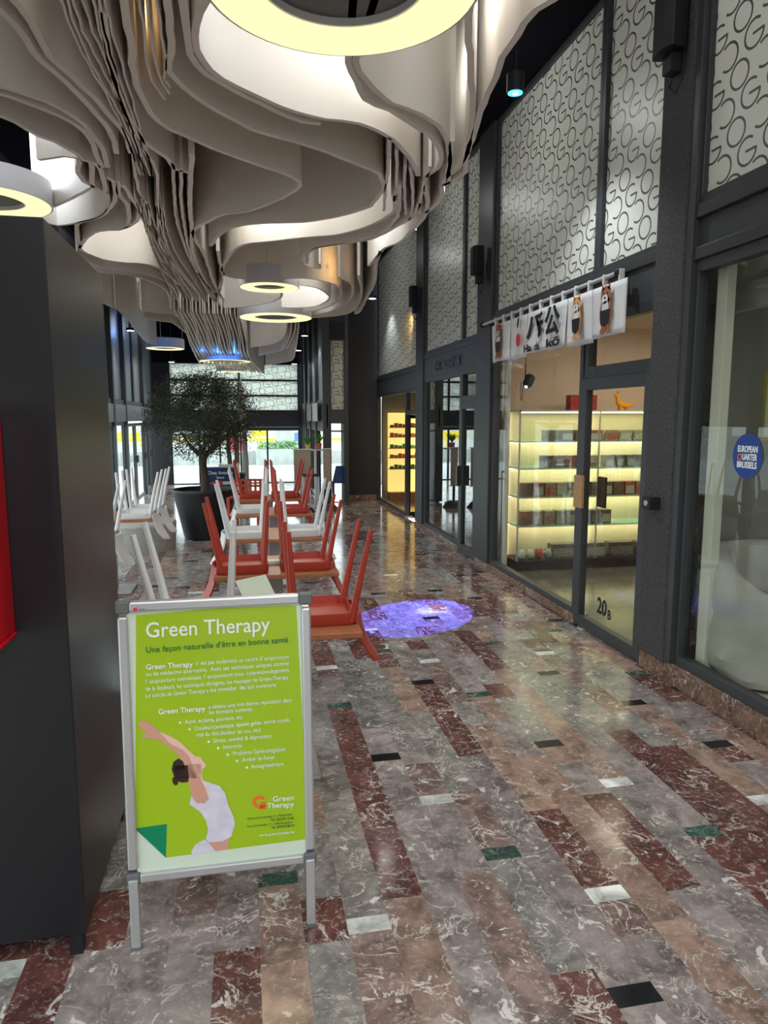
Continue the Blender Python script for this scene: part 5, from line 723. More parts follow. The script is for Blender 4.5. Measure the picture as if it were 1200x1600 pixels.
 'Fan17': '-0.20,11.66 -0.20,11.76 -0.20,11.85 -0.20,11.94 -0.20,12.03 -0.19,12.13 -0.19,12.22 -0.19,12.31 -0.19,12.40 -0.18,12.49 -0.18,12.59 -0.18,12.68 -0.17,12.77 -0.17,12.86 -0.16,12.95 -0.16,13.05 -0.15,13.14 -0.15,13.23 -0.14,13.32 -0.14,13.41 -0.14,13.51 -0.13,13.60 -0.13,13.69 -0.12,13.78 -0.12,13.88 -0.12,13.97 -0.11,14.06 -0.11,14.15 -0.11,14.24 -0.11,14.34 -0.10,14.43 -0.10,14.52 -0.09,14.61 -0.09,14.70 -0.08,14.80 -0.07,14.89 -0.07,14.98 -0.06,15.07 -0.05,15.16 -0.03,15.25 -0.02,15.35 -0.01,15.44 0.01,15.53 0.02,15.62 0.04,15.71 0.06,15.80 0.07,15.89 0.09,15.98 0.11,16.07 0.12,16.16 0.14,16.25 0.15,16.34 0.17,16.44 0.18,16.53 0.20,16.62 0.21,16.71 0.22,16.80 0.24,16.89',
 'Fan18': '-0.16,11.67 -0.15,11.77 -0.15,11.86 -0.15,11.95 -0.14,12.04 -0.14,12.13 -0.13,12.22 -0.13,12.32 -0.13,12.41 -0.12,12.50 -0.12,12.59 -0.11,12.68 -0.11,12.77 -0.10,12.86 -0.10,12.96 -0.09,13.05 -0.09,13.14 -0.08,13.23 -0.08,13.32 -0.07,13.41 -0.07,13.51 -0.06,13.60 -0.06,13.69 -0.06,13.78 -0.06,13.87 -0.05,13.96 -0.05,14.05 -0.05,14.15 -0.05,14.24 -0.05,14.33 -0.05,14.42 -0.05,14.51 -0.05,14.60 -0.04,14.70 -0.04,14.79 -0.04,14.88 -0.03,14.97 -0.02,15.06 -0.01,15.15 -0.00,15.24 0.01,15.34 0.02,15.43 0.03,15.52 0.05,15.61 0.06,15.70 0.08,15.79 0.10,15.88 0.11,15.97 0.13,16.06 0.15,16.15 0.17,16.24 0.18,16.33 0.20,16.42 0.22,16.51 0.23,16.60 0.25,16.69 0.27,16.78 0.28,16.87 0.30,16.96',
 'Fan19': '-0.09,11.68 -0.09,11.77 -0.08,11.87 -0.08,11.96 -0.08,12.05 -0.07,12.14 -0.07,12.24 -0.07,12.33 -0.06,12.42 -0.06,12.52 -0.06,12.61 -0.05,12.70 -0.05,12.79 -0.05,12.89 -0.04,12.98 -0.04,13.07 -0.04,13.17 -0.03,13.26 -0.03,13.35 -0.03,13.44 -0.03,13.54 -0.02,13.63 -0.02,13.72 -0.02,13.82 -0.02,13.91 -0.02,14.00 -0.02,14.09 -0.02,14.19 -0.02,14.28 -0.02,14.37 -0.02,14.47 -0.02,14.56 -0.02,14.65 -0.01,14.74 -0.01,14.84 -0.00,14.93 0.01,15.02 0.02,15.11 0.03,15.21 0.04,15.30 0.06,15.39 0.07,15.48 0.09,15.57 0.11,15.66 0.12,15.76 0.14,15.85 0.17,15.94 0.19,16.03 0.21,16.12 0.23,16.21 0.25,16.30 0.27,16.39 0.29,16.48 0.31,16.57 0.32,16.66 0.34,16.75 0.36,16.85 0.38,16.94 0.39,17.03',
 'Fan20': '-0.04,11.69 -0.04,11.78 -0.04,11.87 -0.04,11.97 -0.04,12.06 -0.04,12.15 -0.03,12.24 -0.03,12.34 -0.03,12.43 -0.03,12.52 -0.02,12.61 -0.02,12.71 -0.02,12.80 -0.02,12.89 -0.01,12.98 -0.01,13.08 -0.01,13.17 -0.00,13.26 0.00,13.35 0.01,13.44 0.01,13.54 0.01,13.63 0.02,13.72 0.02,13.81 0.02,13.91 0.02,14.00 0.03,14.09 0.03,14.18 0.03,14.28 0.03,14.37 0.04,14.46 0.04,14.55 0.04,14.65 0.05,14.74 0.06,14.83 0.06,14.92 0.07,15.01 0.08,15.11 0.10,15.20 0.11,15.29 0.12,15.38 0.14,15.47 0.16,15.56 0.18,15.65 0.19,15.74 0.21,15.83 0.23,15.92 0.25,16.01 0.27,16.10 0.29,16.19 0.31,16.28 0.33,16.37 0.35,16.46 0.37,16.56 0.39,16.65 0.41,16.74 0.42,16.83 0.44,16.92 0.45,17.01 0.47,17.10',
 'Fan21': '-0.01,11.70 -0.01,11.79 -0.01,11.89 -0.01,11.98 -0.00,12.07 0.00,12.16 0.00,12.25 0.01,12.34 0.01,12.44 0.02,12.53 0.02,12.62 0.02,12.71 0.03,12.80 0.03,12.90 0.04,12.99 0.05,13.08 0.05,13.17 0.06,13.26 0.06,13.35 0.07,13.45 0.07,13.54 0.08,13.63 0.08,13.72 0.09,13.81 0.09,13.91 0.10,14.00 0.10,14.09 0.10,14.18 0.10,14.27 0.11,14.36 0.11,14.46 0.11,14.55 0.11,14.64 0.12,14.73 0.12,14.82 0.13,14.92 0.14,15.01 0.14,15.10 0.15,15.19 0.17,15.28 0.18,15.37 0.19,15.46 0.21,15.55 0.22,15.65 0.24,15.74 0.26,15.83 0.27,15.92 0.29,16.01 0.31,16.10 0.33,16.19 0.35,16.28 0.37,16.37 0.38,16.46 0.40,16.55 0.42,16.64 0.44,16.73 0.45,16.82 0.47,16.91 0.48,17.00 0.50,17.09 0.51,17.18',
}
# ================================================================ CEILING BAFFLES
def smooth_z(Y):
    t = min(1, max(0, (Y-11.5)/6.5)); return 3.3-.62*t*t*(3-2*t)
def baffle(key, th, label, group=None, top=4.74):
    P = [Vector(tuple(map(float, q.split(',')))) for q in FIN_PLANS[key].split()]
    rings = []
    for i, p in enumerate(P):
        t = (P[min(i+1, len(P)-1)]-P[max(i-1, 0)]).normalized(); n = Vector((-t.y, t.x))*th/2; z = smooth_z(p.y)
        rings.append([(p.x-n.x, p.y-n.y, z), (p.x+n.x, p.y+n.y, z), (p.x+n.x, p.y+n.y, top), (p.x-n.x, p.y-n.y, top)])
    o = MB().loft(rings).build('ceiling_baffle', M['fin'], smooth=True); tag(o, label, 'ceiling baffle', group); return o
lab1 = dict(A0='bright white wavy ceiling baffle curling round the nearest ring lamp', A1='beige wavy baffle just outside the white one round the nearest ring lamp', A2='long S-shaped pale baffle making a broad U-turn in the middle of the canopy',
  A3='white baffle looping down right of the nearest ring lamp', A4='white baffle with a tight bend directly right of the nearest ring lamp', D1='outermost white baffle at the top right edge of the canopy', D1b='straight baffle inside the outermost right edge of the canopy',
  D2='short beige baffle at the right canopy edge below the upper step', D3='pale baffle along the right canopy edge above the recessed downlight', D4='lowest baffle of the right canopy edge near the end of the near canopy',
  S1='brown shaded baffle folding in a deep dark U at the centre of the canopy', S0='grey-brown baffle ending above the black ceiling gap', S0b='long straight baffle right of the black ceiling gap',
  L1='brown baffle with the highest sweep at the upper left corner', L2='grey baffle under the upper left brown baffle', L3='wide pale baffle sweeping across the left of the canopy', L4='pale baffle above the left ring lamp',
  L5='lowest pale baffle edge above the left ring lamp', L6='lavender-lit baffle behind the left ring lamp', L7='bright white curled baffle above the dark kiosk', L8='bright white narrow loop baffle beside the kiosk top',
  L9='long white S-curved baffle running from the kiosk top to the centre', L10='small beige curved baffle beside the white loop', K1='pale baffle edge low over the kiosk corner',
  N1='white baffle band sweeping above the middle ring lamps', N2='second white band baffle above the middle ring lamps', N3='third white band baffle reaching the right canopy edge',
  M1='curved baffle wrapped behind the smaller middle ring lamp', M2='pale baffle left of the larger middle ring lamp', M3='small bright inner loop baffle behind the middle ring lamps', M4='cream loop baffle outside the bright inner loop', M5='outer warm-lit loop baffle at the canopy tip')
_o = 'second third fourth fifth sixth seventh eighth ninth tenth eleventh'.split()
FANW = ['leftmost of all']+[w_+' from the left' for w_ in _o]+[w_+' from the right' for w_ in _o[-2::-1]]+['next to the rightmost', 'rightmost of all']
lab2 = dict(G1='long narrow baffle just right of the black gap in the canopy', G2='second narrow baffle right of the black gap in the canopy', G3='narrow baffle bounding the black gap on its left side', G4='narrow baffle hanging inside the left of the black gap',
  J1='beige baffle sweeping low above the kiosk corner towards the far fan', J2='beige baffle just above the lowest sweep over the kiosk corner', K2='beige baffle bending round the dark opening beyond the kiosk', K3='blue-tinted grey baffle beside the small far left ring lamp', K4='short grey baffle right of the small far left ring lamp',
  V1='leftmost of the edge-on baffles inside the right half of the canopy', V2='second from the left of the edge-on baffles inside the right half of the canopy', V3='third of the edge-on baffles inside the right half of the canopy', V4='fourth of the edge-on baffles inside the right half of the canopy', V5='rightmost of the edge-on baffles inside the right half of the canopy',
  M6='small bright fin left of the middle ring lamps', M7='thin fin directly left of the pale baffle by the middle lamps', M8='tiny baffle hook right above the smaller middle ring lamp')
for k in FIN_PLANS:
    if k.startswith('Fan'): baffle(k, .022, 'thin grey fin of the fan above the tree, %s' % FANW[int(k[3:])], 'fan of thin fins above the tree')
    elif k[0] in 'WX': baffle(k, .010, ('warm-lit thin baffle right of the upper brown bundle, %s of three' % ('left', 'middle', 'right')[int(k[2:])]) if k[:2] == 'Wb' else 'thin baffle of the %s brown bundle down the canopy centre, %s' % ('upper' if k[0] == 'W' else 'lower', ('leftmost', 'second from the left', 'third from the left', 'middle one', 'third from the right', 'second from the right', 'rightmost')[int(k[1:])]), 'crowded baffles down the canopy centre')
    elif k[0] in 'GJV' or k in ('K2', 'K3', 'K4', 'M6', 'M7', 'M8'): baffle(k, .02, lab2[k])
    elif k[0] == 'R': baffle(k, .02, 'grey bent baffle right of the far fan, '+{'R1': 'highest and leftmost', 'R2': 'second', 'R3': 'lowest and longest', 'R4': 'straight outermost'}[k]+' of the stepped group', 'stepped grey baffles beyond the middle lamps')
    else: baffle(k, .032, lab1[k])

# ================================================================ RING LAMPS
def ring_lamp(x, y, z, ro, ri, h, label, power, blue=False):
    e = empty('ring_lamp', (x, y, z)); tag(e, label, 'ceiling lamp')
    MB().ringsolid(0, 0, .004, h, ro-.012, ro).build('outer_shell', M['lampbody'], e, smooth=True)
    MB().ringsolid(0, 0, 0, .02, ri, ro-.013).build('light_ring', M['lampring'], e)
    MB().ringsolid(0, 0, .02, h*.8, ri-.01, ri).build('inner_shell', M['lampbody'], e, smooth=True)
    MB().cyl(0, 0, .05, .07, ri-.01, ri-.01, 40).build('centre_plate', M['lampdark'], e)
    for k in range(3):
        a = 2.1*k+.4; MB().tube([((ro-.02)*math.cos(a), (ro-.02)*math.sin(a), h-.01), ((ro-.02)*math.cos(a), (ro-.02)*math.sin(a), 4.75-z)], .003, 5).build('suspension_wire', M['steel'], e)
    spot('lamp_downlight', (x, y, z-.01), (x, y, 0), power*2.2, 165, (1, .97, .86), .5, .12)
    point('lamp_uplight', (x, y, z+h+.2), power, (.78, .86, 1), .25)
ring_lamp(.39, 2.78, 3.25, .515, .315, .15, 'large glowing ring lamp at the top of the picture', 26)
q = atZ(5, 318, 3.25); ring_lamp(q.x-.13, q.y, 3.25, .46, .28, .17, 'ring lamp partly hidden behind the top of the dark kiosk', 34)
q = atZ(421, 450, 3.25); ring_lamp(q.x, q.y, 3.25, .36, .2, .22, 'smaller ring lamp hanging mid-canopy, upper of the central pair', 32)
q = atZ(431, 497, 3.25); ring_lamp(q.x, q.y, 3.25, .57, .34, .2, 'wide ring lamp hanging mid-canopy, lower of the central pair', 32)
q = atY(258, 545, 16.0); ring_lamp(q.x, q.y, q.z, .4, .27, .2, 'small ring lamp far left beyond the kiosk', 10)
q = atY(352, 565, 15.6); ring_lamp(q.x, q.y, q.z, .54, .4, .16, 'wide flat ring lamp under the blue-lit fins', 8)
q = atY(360, 581, 17.4); ring_lamp(q.x, q.y, q.z, .32, .24, .12, 'furthest small ring lamp just above the tree top', 6)
q = atY(345, 548, 14.8); point('blue_glow', (q.x-.05, q.y, q.z-.02), 9, (.02, .2, 1), .06); point('blue_glow', (q.x-.35, q.y-.1, q.z), 8, (.02, .2, 1), .06); point('blue_glow', (q.x+.3, q.y, q.z-.02), 8, (.02, .2, 1), .06)
q = atY(225, 520, 14.5); point('blue_glow', q, 8, (.03, .25, 1), .05)
point('warm_glow', atY(572, 430, 8.6)+Vector((-.25, 0, .1)), 3.5, (1, .6, .2), .05)
point('warm_glow', atY(235, 90, 3.6)+Vector((0, 0, .2)), 2.5, (1, .68, .35), .1)
def downlight(p, r, h, label, lens, power, col=(.9, .95, 1), grp=None):
    e = empty('pendant_downlight', p); tag(e, label, 'downlight', grp)
    MB().cyl(0, 0, 0.004, h, r, r, 24).build('housing', M['black'], e, smooth=True)
    MB().cyl(0, 0, 0, .004, r*.85, r*.85, 24).build('lens', lens, e)
    MB().tube([(0, 0, h), (0, 0, 4.75-p[2])], .006, 6).build('drop_rod', M['black'], e)
    spot('downlight_beam', (p[0], p[1], p[2]-.02), (p[0]+.25, p[1], 0), power, 110, col, .6)
p = atX(805, 146, 1.95); downlight(p, .062, .13, 'black pendant downlight with a blue-ringed lens in front of the 20B shop', M['bluelens'], 75)
MB().cyl(0, 0, -.004, 0, .018, .018, 16).build('bulb', M['whitelens'], bpy.data.objects['pendant_downlight'])
for px_, Yd, lb in (((655, 358), 11.0, 'recessed-style white downlight near the middle column of the shopfronts'), ((582, 467), 13.0, 'white downlight before the dark return wall'), ((476, 525), 14.5, 'nearest downlight of the far right row'), ((466, 548), 16.0, 'middle downlight of the far right row'), ((460, 569), 17.6, 'furthest downlight of the far right row'), ((204, 517), 13.5, 'white downlight over the left shopfronts'), ((268, 566), 17.4, 'small white downlight at the far left corner')):
    p = atY(*px_, Yd); downlight(p, .075, .05, lb, M['whitelens'], 25)
# warm spot on the patterned panel of the lit shop, cool wash on the 20B panels
p = atX(650, 462, WX-.3); spot('panel_accent', (WX-.12, 11.2, 3.35), (WX+.05, 12.2, 2.7), 16, 90, (1, .62, .2), .8)

for p_, w_ in (((1.12, 3.35, 3.75), 14), ((1.28, 4.4, 3.8), 12), ((-1.2, 4.7, 3.9), 12), ((.75, 3.9, 3.8), 16), ((.3, 6.6, 3.8), 14), ((1.0, 6.9, 3.7), 12), ((-1.2, 7.2, 3.7), 10), ((-1.5, 9.2, 3.7), 8), ((.9, 10.2, 3.7), 8)): point('canopy_fill', p_, w_, (.84, .9, 1), .15)  # unseen fill points added among the baffles to brighten them
for y_, w_ in ((1.0, 9), (3.6, 8), (6.2, 8), (9.0, 6), (12.0, 5)): point('panel_fill', (1.75, y_, 4.4), w_, (.95, .98, 1), .1)  # unseen fill points added beside the canopy to lift the patterned panels
# ================================================================ KIOSK, RED BOX
kx = -.53
kk = empty('kiosk', (-1.1, 2.6, 0)); tag(kk, 'tall dark grey kiosk cabinet at the left edge', 'kiosk')
MB().box(-.9, kx+1.1, 2.2-2.6, 3.04-2.6, .075, 2.25).build('body', M['kiosk'], kk, bevel=.004)
for x, y in ((.535, -.37), (.535, .4), (-.8, -.37)): MB().box(x-.02, x+.02, y-.02, y+.02, 0, .076).build('foot', M['black'], kk)
a = atY(25, 985, 2.2)
rbx = MB().box(-.35, 0, -.3, -.001, 0, .62).box(-.352, .006, -.302, 0, -.012, 0).build('red_wall_box', M['red'], bevel=.005, loc=(a.x, 2.2, a.z)); tag(rbx, 'glossy red box fixed to the front of the dark kiosk', 'box')
MB().cyl(0, 0, -.004, .004, .004, .004, 8).build('screw', M['steel'], rbx, loc=(-.02, -.3, .3))

# ================================================================ A-BOARD
YB = 2.2
bd = empty('a_board_sign', (0, YB, 0)); tag(bd, 'green poster A-board sign with silver snap frame standing on the marble floor', 'sign')
lean = lambda z: .045*(z/1.12)
def bw(x, y): p = atY(x, y, YB); return p.x, p.z
def BP(x, y, d=0): X_, Z_ = bw(x, y); return Vector((X_, lean(Z_)-.012-d, Z_))
tl, tr, bl_, br = bw(187, 946), bw(481, 935), bw(197, 1385), bw(494, 1340)
def frame_bar(p, q, r, name, m, par=bd):
    a = Vector((p[0], lean(p[1]), p[1])); c = Vector((q[0], lean(q[1]), q[1])); return MB().tube([a, c], r, 10).build(name, m, par, smooth=True)
fr = .0155
L0, R0, T0, B0 = -.398, .188, 1.12, .255
T0 = (tl[1]+tr[1])/2-.012; B0 = (bl_[1]+br[1])/2+.012; L0 = (tl[0]+bl_[0])/2+.012; R0 = (tr[0]+br[0])/2-.012
def fb(x0, x1, z0, z1, name, m):
    mb = MB(); 
    v = [mb.bm.verts.new((x, y+lean(z), z)) for x in (x0, x1) for y in (-.016, .012) for z in (z0, z1)]
    for f in ((0, 1, 3, 2), (4, 6, 7, 5), (0, 4, 5, 1), (2, 3, 7, 6), (0, 2, 6, 4), (1, 5, 7, 3)): mb._f([v[i] for i in f])
    return mb.build(name, m, bd, bevel=.006)
fb(L0-fr, L0+fr, B0+.03, T0-.03, 'frame_side', M['alu']); fb(R0-fr, R0+fr, B0+.03, T0-.03, 'frame_side', M['alu'])
fb(L0+.02, R0-.02, T0-fr, T0+fr, 'frame_top', M['alu']); fb(L0+.02, R0-.02, B0-fr, B0+fr, 'frame_bottom', M['alu'])
for x in (L0, R0):
    for z in (T0, B0): fb(x-.021, x+.021, z-.021 if z == T0 else z-.019, z+.019, 'corner_cap', M['alud'])
for x in (L0, R0):
    mb = MB().box(x-.015, x+.015, -.012, .01, 0, B0); mb.build('front_leg', M['alu'], bd, bevel=.004); MB().box(x-.016, x+.016, -.013, .011, 0, .012).build('foot', M['alud'], bd)
    MB().tube([(x, lean(T0)+.02, T0-.03), (x, .52, .02)], .013, 6).build('rear_leg', M['alu'], bd); MB().box(x-.016, x+.016, .50, .54, 0, .03).build('foot', M['alud'], bd)
mb = MB(); mb.poly([(L0+.01, lean(B0)+.05, B0), (R0-.01, lean(B0)+.05, B0), (R0-.01, lean(T0)+.03, T0), (L0+.01, lean(T0)+.03, T0)], (0, .005, 0)); mb.build('back_board', M['alud'], bd)
def sheet_poly(pts, name, m, d, par=bd): return MB().poly([BP(x, y, d) for x, y in pts], (0, .0006, 0)).build(name, m, par)
def rect(x0, x1, z0, z1, d): return [(x, lean(z)-.004-d, z) for x, z in ((x0, z0), (x1, z0), (x1, z1), (x0, z1))]
po = MB().poly(rect(L0+fr-.004, R0-fr+.004, B0+fr-.004, T0-fr+.004, 0), (0, .003, 0)).build('poster', M['paper'], bd)
def c1(x, y): return (180+x/3.529, 920+y/3.529)
def c2(x, y): return (180+x/3.529, 1200+y/3.529)
def sp(fn, pts, name, m, d): return sheet_poly([fn(*p) for p in pts], name, m, d, po)
green = [c1(104, 165), c1(560, 125), c1(1003, 108), c1(1027, 560), c2(1048, 0), c2(1052, 400), c2(560, 465), c2(278, 502), c2(108, 345)]
sheet_poly(green, 'poster_print', M['lime'], -.0075, po)
sp(c2, [(105, 345), (283, 320), (278, 502)], 'dark_triangle', M['dgreen'], -.0068)
dS = -.0066
for nm, fn, pts, m, d in (
  ('print_arm', c1, [(200, 800), (240, 806), (300, 830), (350, 858), (400, 905), (440, 940), (470, 945), (480, 965), (500, 985), (490, 1005), (470, 1012), (475, 1055), (400, 1058), (385, 1000), (330, 900), (240, 850)], M['skin2'], dS),
  ('print_arm', c1, [(118, 752), (150, 746), (185, 757), (236, 803), (300, 872), (370, 905), (405, 940), (430, 1000), (452, 1059), (395, 1059), (375, 980), (345, 935), (300, 895), (240, 852), (205, 850), (170, 838), (136, 838), (150, 822), (165, 812), (150, 800), (128, 780)], M['skin'], dS+.0004),
  ('print_neck', c2, [(395, -6), (472, -6), (478, 60), (485, 85), (502, 110), (516, 180), (440, 150)], M['skin2'], dS),
  ('print_arm', c2, [(395, -4), (447, -4), (462, 60), (488, 112), (514, 182), (495, 206), (440, 204), (415, 150), (405, 90)], M['skin'], dS+.0004),
  ('print_hair', c1, [(325, 1059), (308, 1010), (318, 970), (345, 952), (370, 965), (388, 1010), (396, 1059)], M['hair'], dS+.0008),
  ('print_hair', c2, [(318, 0), (396, 0), (405, 60), (400, 90), (370, 95), (345, 88), (343, 105), (325, 110), (312, 90), (313, 68), (335, 62)], M['hair'], dS+.0008),
  ('print_shirt', c2, [(478, 82), (530, 98), (575, 112), (605, 150), (625, 220), (655, 285), (660, 320), (640, 385), (590, 412), (515, 418), (499, 402), (512, 350), (500, 300), (470, 255), (408, 212), (418, 165), (445, 205), (490, 208), (516, 182), (505, 130)], M['shirt'], dS+.0006),
  ('print_trousers', c2, [(490, 402), (515, 420), (552, 466), (425, 484), (418, 470), (440, 432)], M['shirt'], dS+.0002),
  ('print_waist', c2, [(512, 418), (632, 396), (618, 455), (555, 466), (524, 440)], M['skin'], dS)):
    sp(fn, pts, nm, m, d)
def btext(s, fn, x0, y0, x1, y1, size_px, m, name='print_text', bold=0):
    a = BP(*fn(x0, y0), -.0035-.0028); b = BP(*fn(x1, y1), -.0035-.0028); up = Vector((0, .04, 1)).normalized()
    a.y = lean(a.z)-.0125+.0055; rt = Vector((b.x-a.x, 0, b.z-a.z)); wd = rt.length
    nrm = rt.normalized().cross(up); up2 = nrm.cross(rt.normalized())
    text(name, s, a, rt, up2, size_px/3.529*2.27/FPX*1.0, m, po, width=wd, depth=.0003, bold=bold)
btext('Green Therapy', c1, 158, 288, 852, 250, 118, M['white'], bold=.0006)
btext("Une façon naturelle d'être en bonne santé", c1, 160, 372, 955, 312, 46, M['tgreen'])
for s, x0, y0, x1, y1, h in (('Green Therapy', 162, 465, 425, 447, 36), ("n' est pas seulement un centre d' acupuncture", 440, 440, 960, 402, 30), ('ou de médecine alternative.  Avec ses techniques uniques comme', 162, 502, 960, 438, 30),
    ("l' acupuncture cosmétique, l' acupuncture sous- cutanée(soulagement", 162, 542, 960, 474, 30), ('de la douleur), les techniques dérégime, les massages de Green-Therapy.', 162, 582, 962, 514, 30), ('Le succès de Green Therapy a été immédiat  dès son ouverture.', 162, 620, 890, 556, 30),
    ('Green Therapy', 233, 710, 495, 690, 36), ('a obtenu une très bonne réputation dans', 512, 680, 975, 640, 30), ('les domains suivants:', 515, 710, 756, 690, 30),
    ('Acné, eczéma, psoriasis, etc', 382, 762, 702, 734, 30), ('Douleurs(sciatique, épaule gelée, tennis coude,', 436, 798, 966, 748, 30), ('mal du dos,douleur au cou, etc)', 446, 832, 802, 804, 30), ('Stress, anxiété & dépression', 540, 864, 862, 836, 30),
    ('Insomnie', 594, 898, 698, 890, 30), ('Problèms Gynécologiques', 648, 934, 938, 908, 30), ('Arrêter de Fumer', 700, 968, 884, 952, 30), ('Amaigrissement', 750, 1004, 930, 988, 30)):
    btext(s, c1, x0, y0, x1, y1, h*1.15, M['white'], bold=.0004 if h > 30 else 0)
for x, y in ((355, 756), (407, 792), (514, 860), (567, 895), (620, 931), (672, 965), (726, 1000)): sp(c1, [(x-6, y-5), (x+6, y-6), (x+6, y+5), (x-6, y+6)], 'bullet', M['white'], dS+.0003)
btext('Green', c2, 868, 196, 985, 186, 44, M['white'], bold=.0003); btext('Therapy', c2, 838, 232, 987, 222, 44, M['white'], bold=.0003)
btext('Avenue de Cortenbergh 10 - 1040 Bruxelles', c2, 728, 293, 975, 268, 14, M['tgreen']); btext('Tél. 02/230.19.46', c2, 855, 302, 985, 290, 22, M['tgreen'])
btext('Rue Archimède 17 - 1000 Bruxelles', c2, 728, 335, 975, 310, 14, M['tgreen']); btext('Tél. 0474/07.80.10', c2, 860, 343, 987, 330, 22, M['tgreen']); btext('www.greentherapy.be', c2, 795, 385, 987, 365, 24, M['white'])
og = []
for k in range(0, 31): a_ = R(40+k*290/30); og.append((797+40*math.cos(a_), 200-35*math.sin(a_)))
for k in range(30, -1, -1): a_ = R(40+k*290/30); og.append((797+21*math.cos(a_), 200-18*math.sin(a_)))
n = 31
mb = MB()
for k in range(30):
    qd = [og[k], og[k+1], og[61-k-1], og[61-k]]
    mb.poly([BP(*c2(*p), dS+.0003) for p in qd], (0, .0005, 0))
mb.poly([BP(*c2(*p), dS+.0003) for p in ((800, 200), (830, 196), (832, 236), (800, 238))], (0, .0005, 0)); mb.build('logo_print', M['orange'], po)
MB().poly([Vector((BP(*c1(x, y)).x, lean(T0)-.0168, BP(*c1(x, y)).z)) for x, y in ((92, 120), (113, 117), (113, 138), (92, 140))], (0, -.0006, 0)).build('maker_badge', mat('pink_badge', (.7, .03, .08), .4), bd)
a = BP(*c1(120, 134)); text('maker_badge', 'ATEC', (a.x, lean(T0)-.0170, a.z), (1, 0, .02), (0, .04, 1), .008, M['ink'], bd, width=.02, depth=.0002)
# ================================================================ CHAIRS AND TABLES
def make_chair(m, name='plastic_chair'):
    """local frame: faces +x, floor z=0, seat top z=.44"""
    e = empty(name)
    hw = .18; sx0, sx1 = -.15, .15
    mb = MB(); n = 10                       # seat shell: shallow pan with a turned-down rim
    def outline(k, ins, z):
        pts = []; cr = .045
        for cx, cy_, a0 in ((sx1-cr, hw-cr, 0), (sx0+cr, hw-cr, 90), (sx0+cr, -hw+cr, 180), (sx1-cr, -hw+cr, 270)):
            for j in range(5):
                a = R(a0+j*22.5); pts.append((cx+(cr-ins)*math.cos(a), cy_+(cr-ins)*math.sin(a), z))
        return pts
    mb.loft([outline(0, .012, .42), outline(0, .006, .385), outline(0, 0, .385), outline(0, 0, .435), outline(0, .004, .44), outline(0, .02, .44), outline(0, .04, .43)])
    mb.build('seat', m, e, smooth=True)
    for s in (-1, 1):
        MB().tube([(.12, s*.155, .42), (.135, s*.158, .25), (.15, s*.165, 0)], [.018, .015, .011], 10).build('leg', m, e, smooth=True)
        MB().tube([(-.13, s*.155, .43), (-.145, s*.16, .37), (-.18, s*.165, .2), (-.225, s*.17, 0)], [.021, .018, .015, .011], 10).build('leg', m, e, smooth=True)
    rows = []; T = 12; N = 12
    for i in range(T+1):
        t = i/T; z = .40+.245*t; x = -.15-.02*t-.075*t**2.2; half = .165*(1-.25*t**3) if t < 1 else .11
        rows.append([Vector((x - .035*(1-(2*k/N-1)**2), half*(2*k/N-1), z+(.012 if i == T else 0)*(1-(2*k/N-1)**2))) for k in range(N+1)])
    mb = MB(); fr_ = [[mb.bm.verts.new(p) for p in r] for r in rows]; bk = [[mb.bm.verts.new(p+Vector((-.012, 0, 0))) for p in r] for r in rows]
    for i in range(T):
        for k in range(N):
            mb._f([fr_[i][k], fr_[i][k+1], fr_[i+1][k+1], fr_[i+1][k]]); mb._f([bk[i][k+1], bk[i][k], bk[i+1][k], bk[i+1][k+1]])
        mb._f([fr_[i][0], fr_[i+1][0], bk[i+1][0], bk[i][0]]); mb._f([fr_[i][N], bk[i][N], bk[i+1][N], fr_[i+1][N]])
    for k in range(N): mb._f([fr_[T][k], fr_[T][k+1], bk[T][k+1], bk[T][k]]); mb._f([fr_[0][k+1], fr_[0][k], bk[0][k], bk[0][k+1]])
    mb.build('backrest', m, e, smooth=True); return e
protoR, protoW = make_chair(M['chair_r']), make_chair(M['chair_w']); used = {'r': False, 'w': False}
def chair(kind, x, y, rz, label, flip=True, ztop=.75, scale=1.0, group=None):
    """back points to local -x; flip: upside down with the seat resting on a table top"""
    src = protoR if kind == 'r' else protoW
    c = src if not used[kind] else copy_tree(src); used[kind] = True
    c.scale = (scale,)*3
    if flip: c.matrix_world = Matrix.Translation((x, y, ztop+.44*scale+.002)) @ Matrix.Rotation(rz, 4, 'Z') @ Matrix.Rotation(math.pi, 4, 'X') @ Matrix.Scale(scale, 4)
    else: c.location = (x, y, ztop); c.rotation_euler = (0, 0, rz)
    tag(c, label, 'chair', group); return c
def table(x0, x1, y0, y1, label, m=None):
    e = empty('cafe_table', ((x0+x1)/2, (y0+y1)/2, 0)); hx, hy = (x1-x0)/2, (y1-y0)/2
    MB().box(-hx, hx, -hy, hy, .722, .75).build('tabletop', m or M['wood'], e, bevel=.004)
    MB().box(-.045, .045, -.045, .045, .02, .722).build('pedestal', M['pedestal'], e, bevel=.004)
    MB().box(-.2, .2, -.2, .2, 0, .02).build('base_plate', M['pedestal'], e, bevel=.006); tag(e, label, 'table'); return e
table(-.26, .50, 3.03, 3.68, 'brown wooden cafe table nearest the A-board with one red and one white chair on it')
table(-.20, .56, 4.28, 4.90, 'brown wooden cafe table, second in the row, carrying two red chairs')
table(-.15, .60, 5.56, 6.16, 'brown wooden cafe table, third in the row, carrying two white chairs')
table(-.10, .66, 7.0, 7.6, 'brown wooden cafe table, last in the central row')
chair('r', .335, 3.32, R(180), 'red plastic chair upside down on the table right behind the A-board')
chair('w', -.215, 3.19, 0, 'white plastic chair upside down, its leg tips rising just left above the A-board', scale=1.07)
chair('r', -.02, 4.50, 0, 'red plastic chair upside down on the left half of the second table')
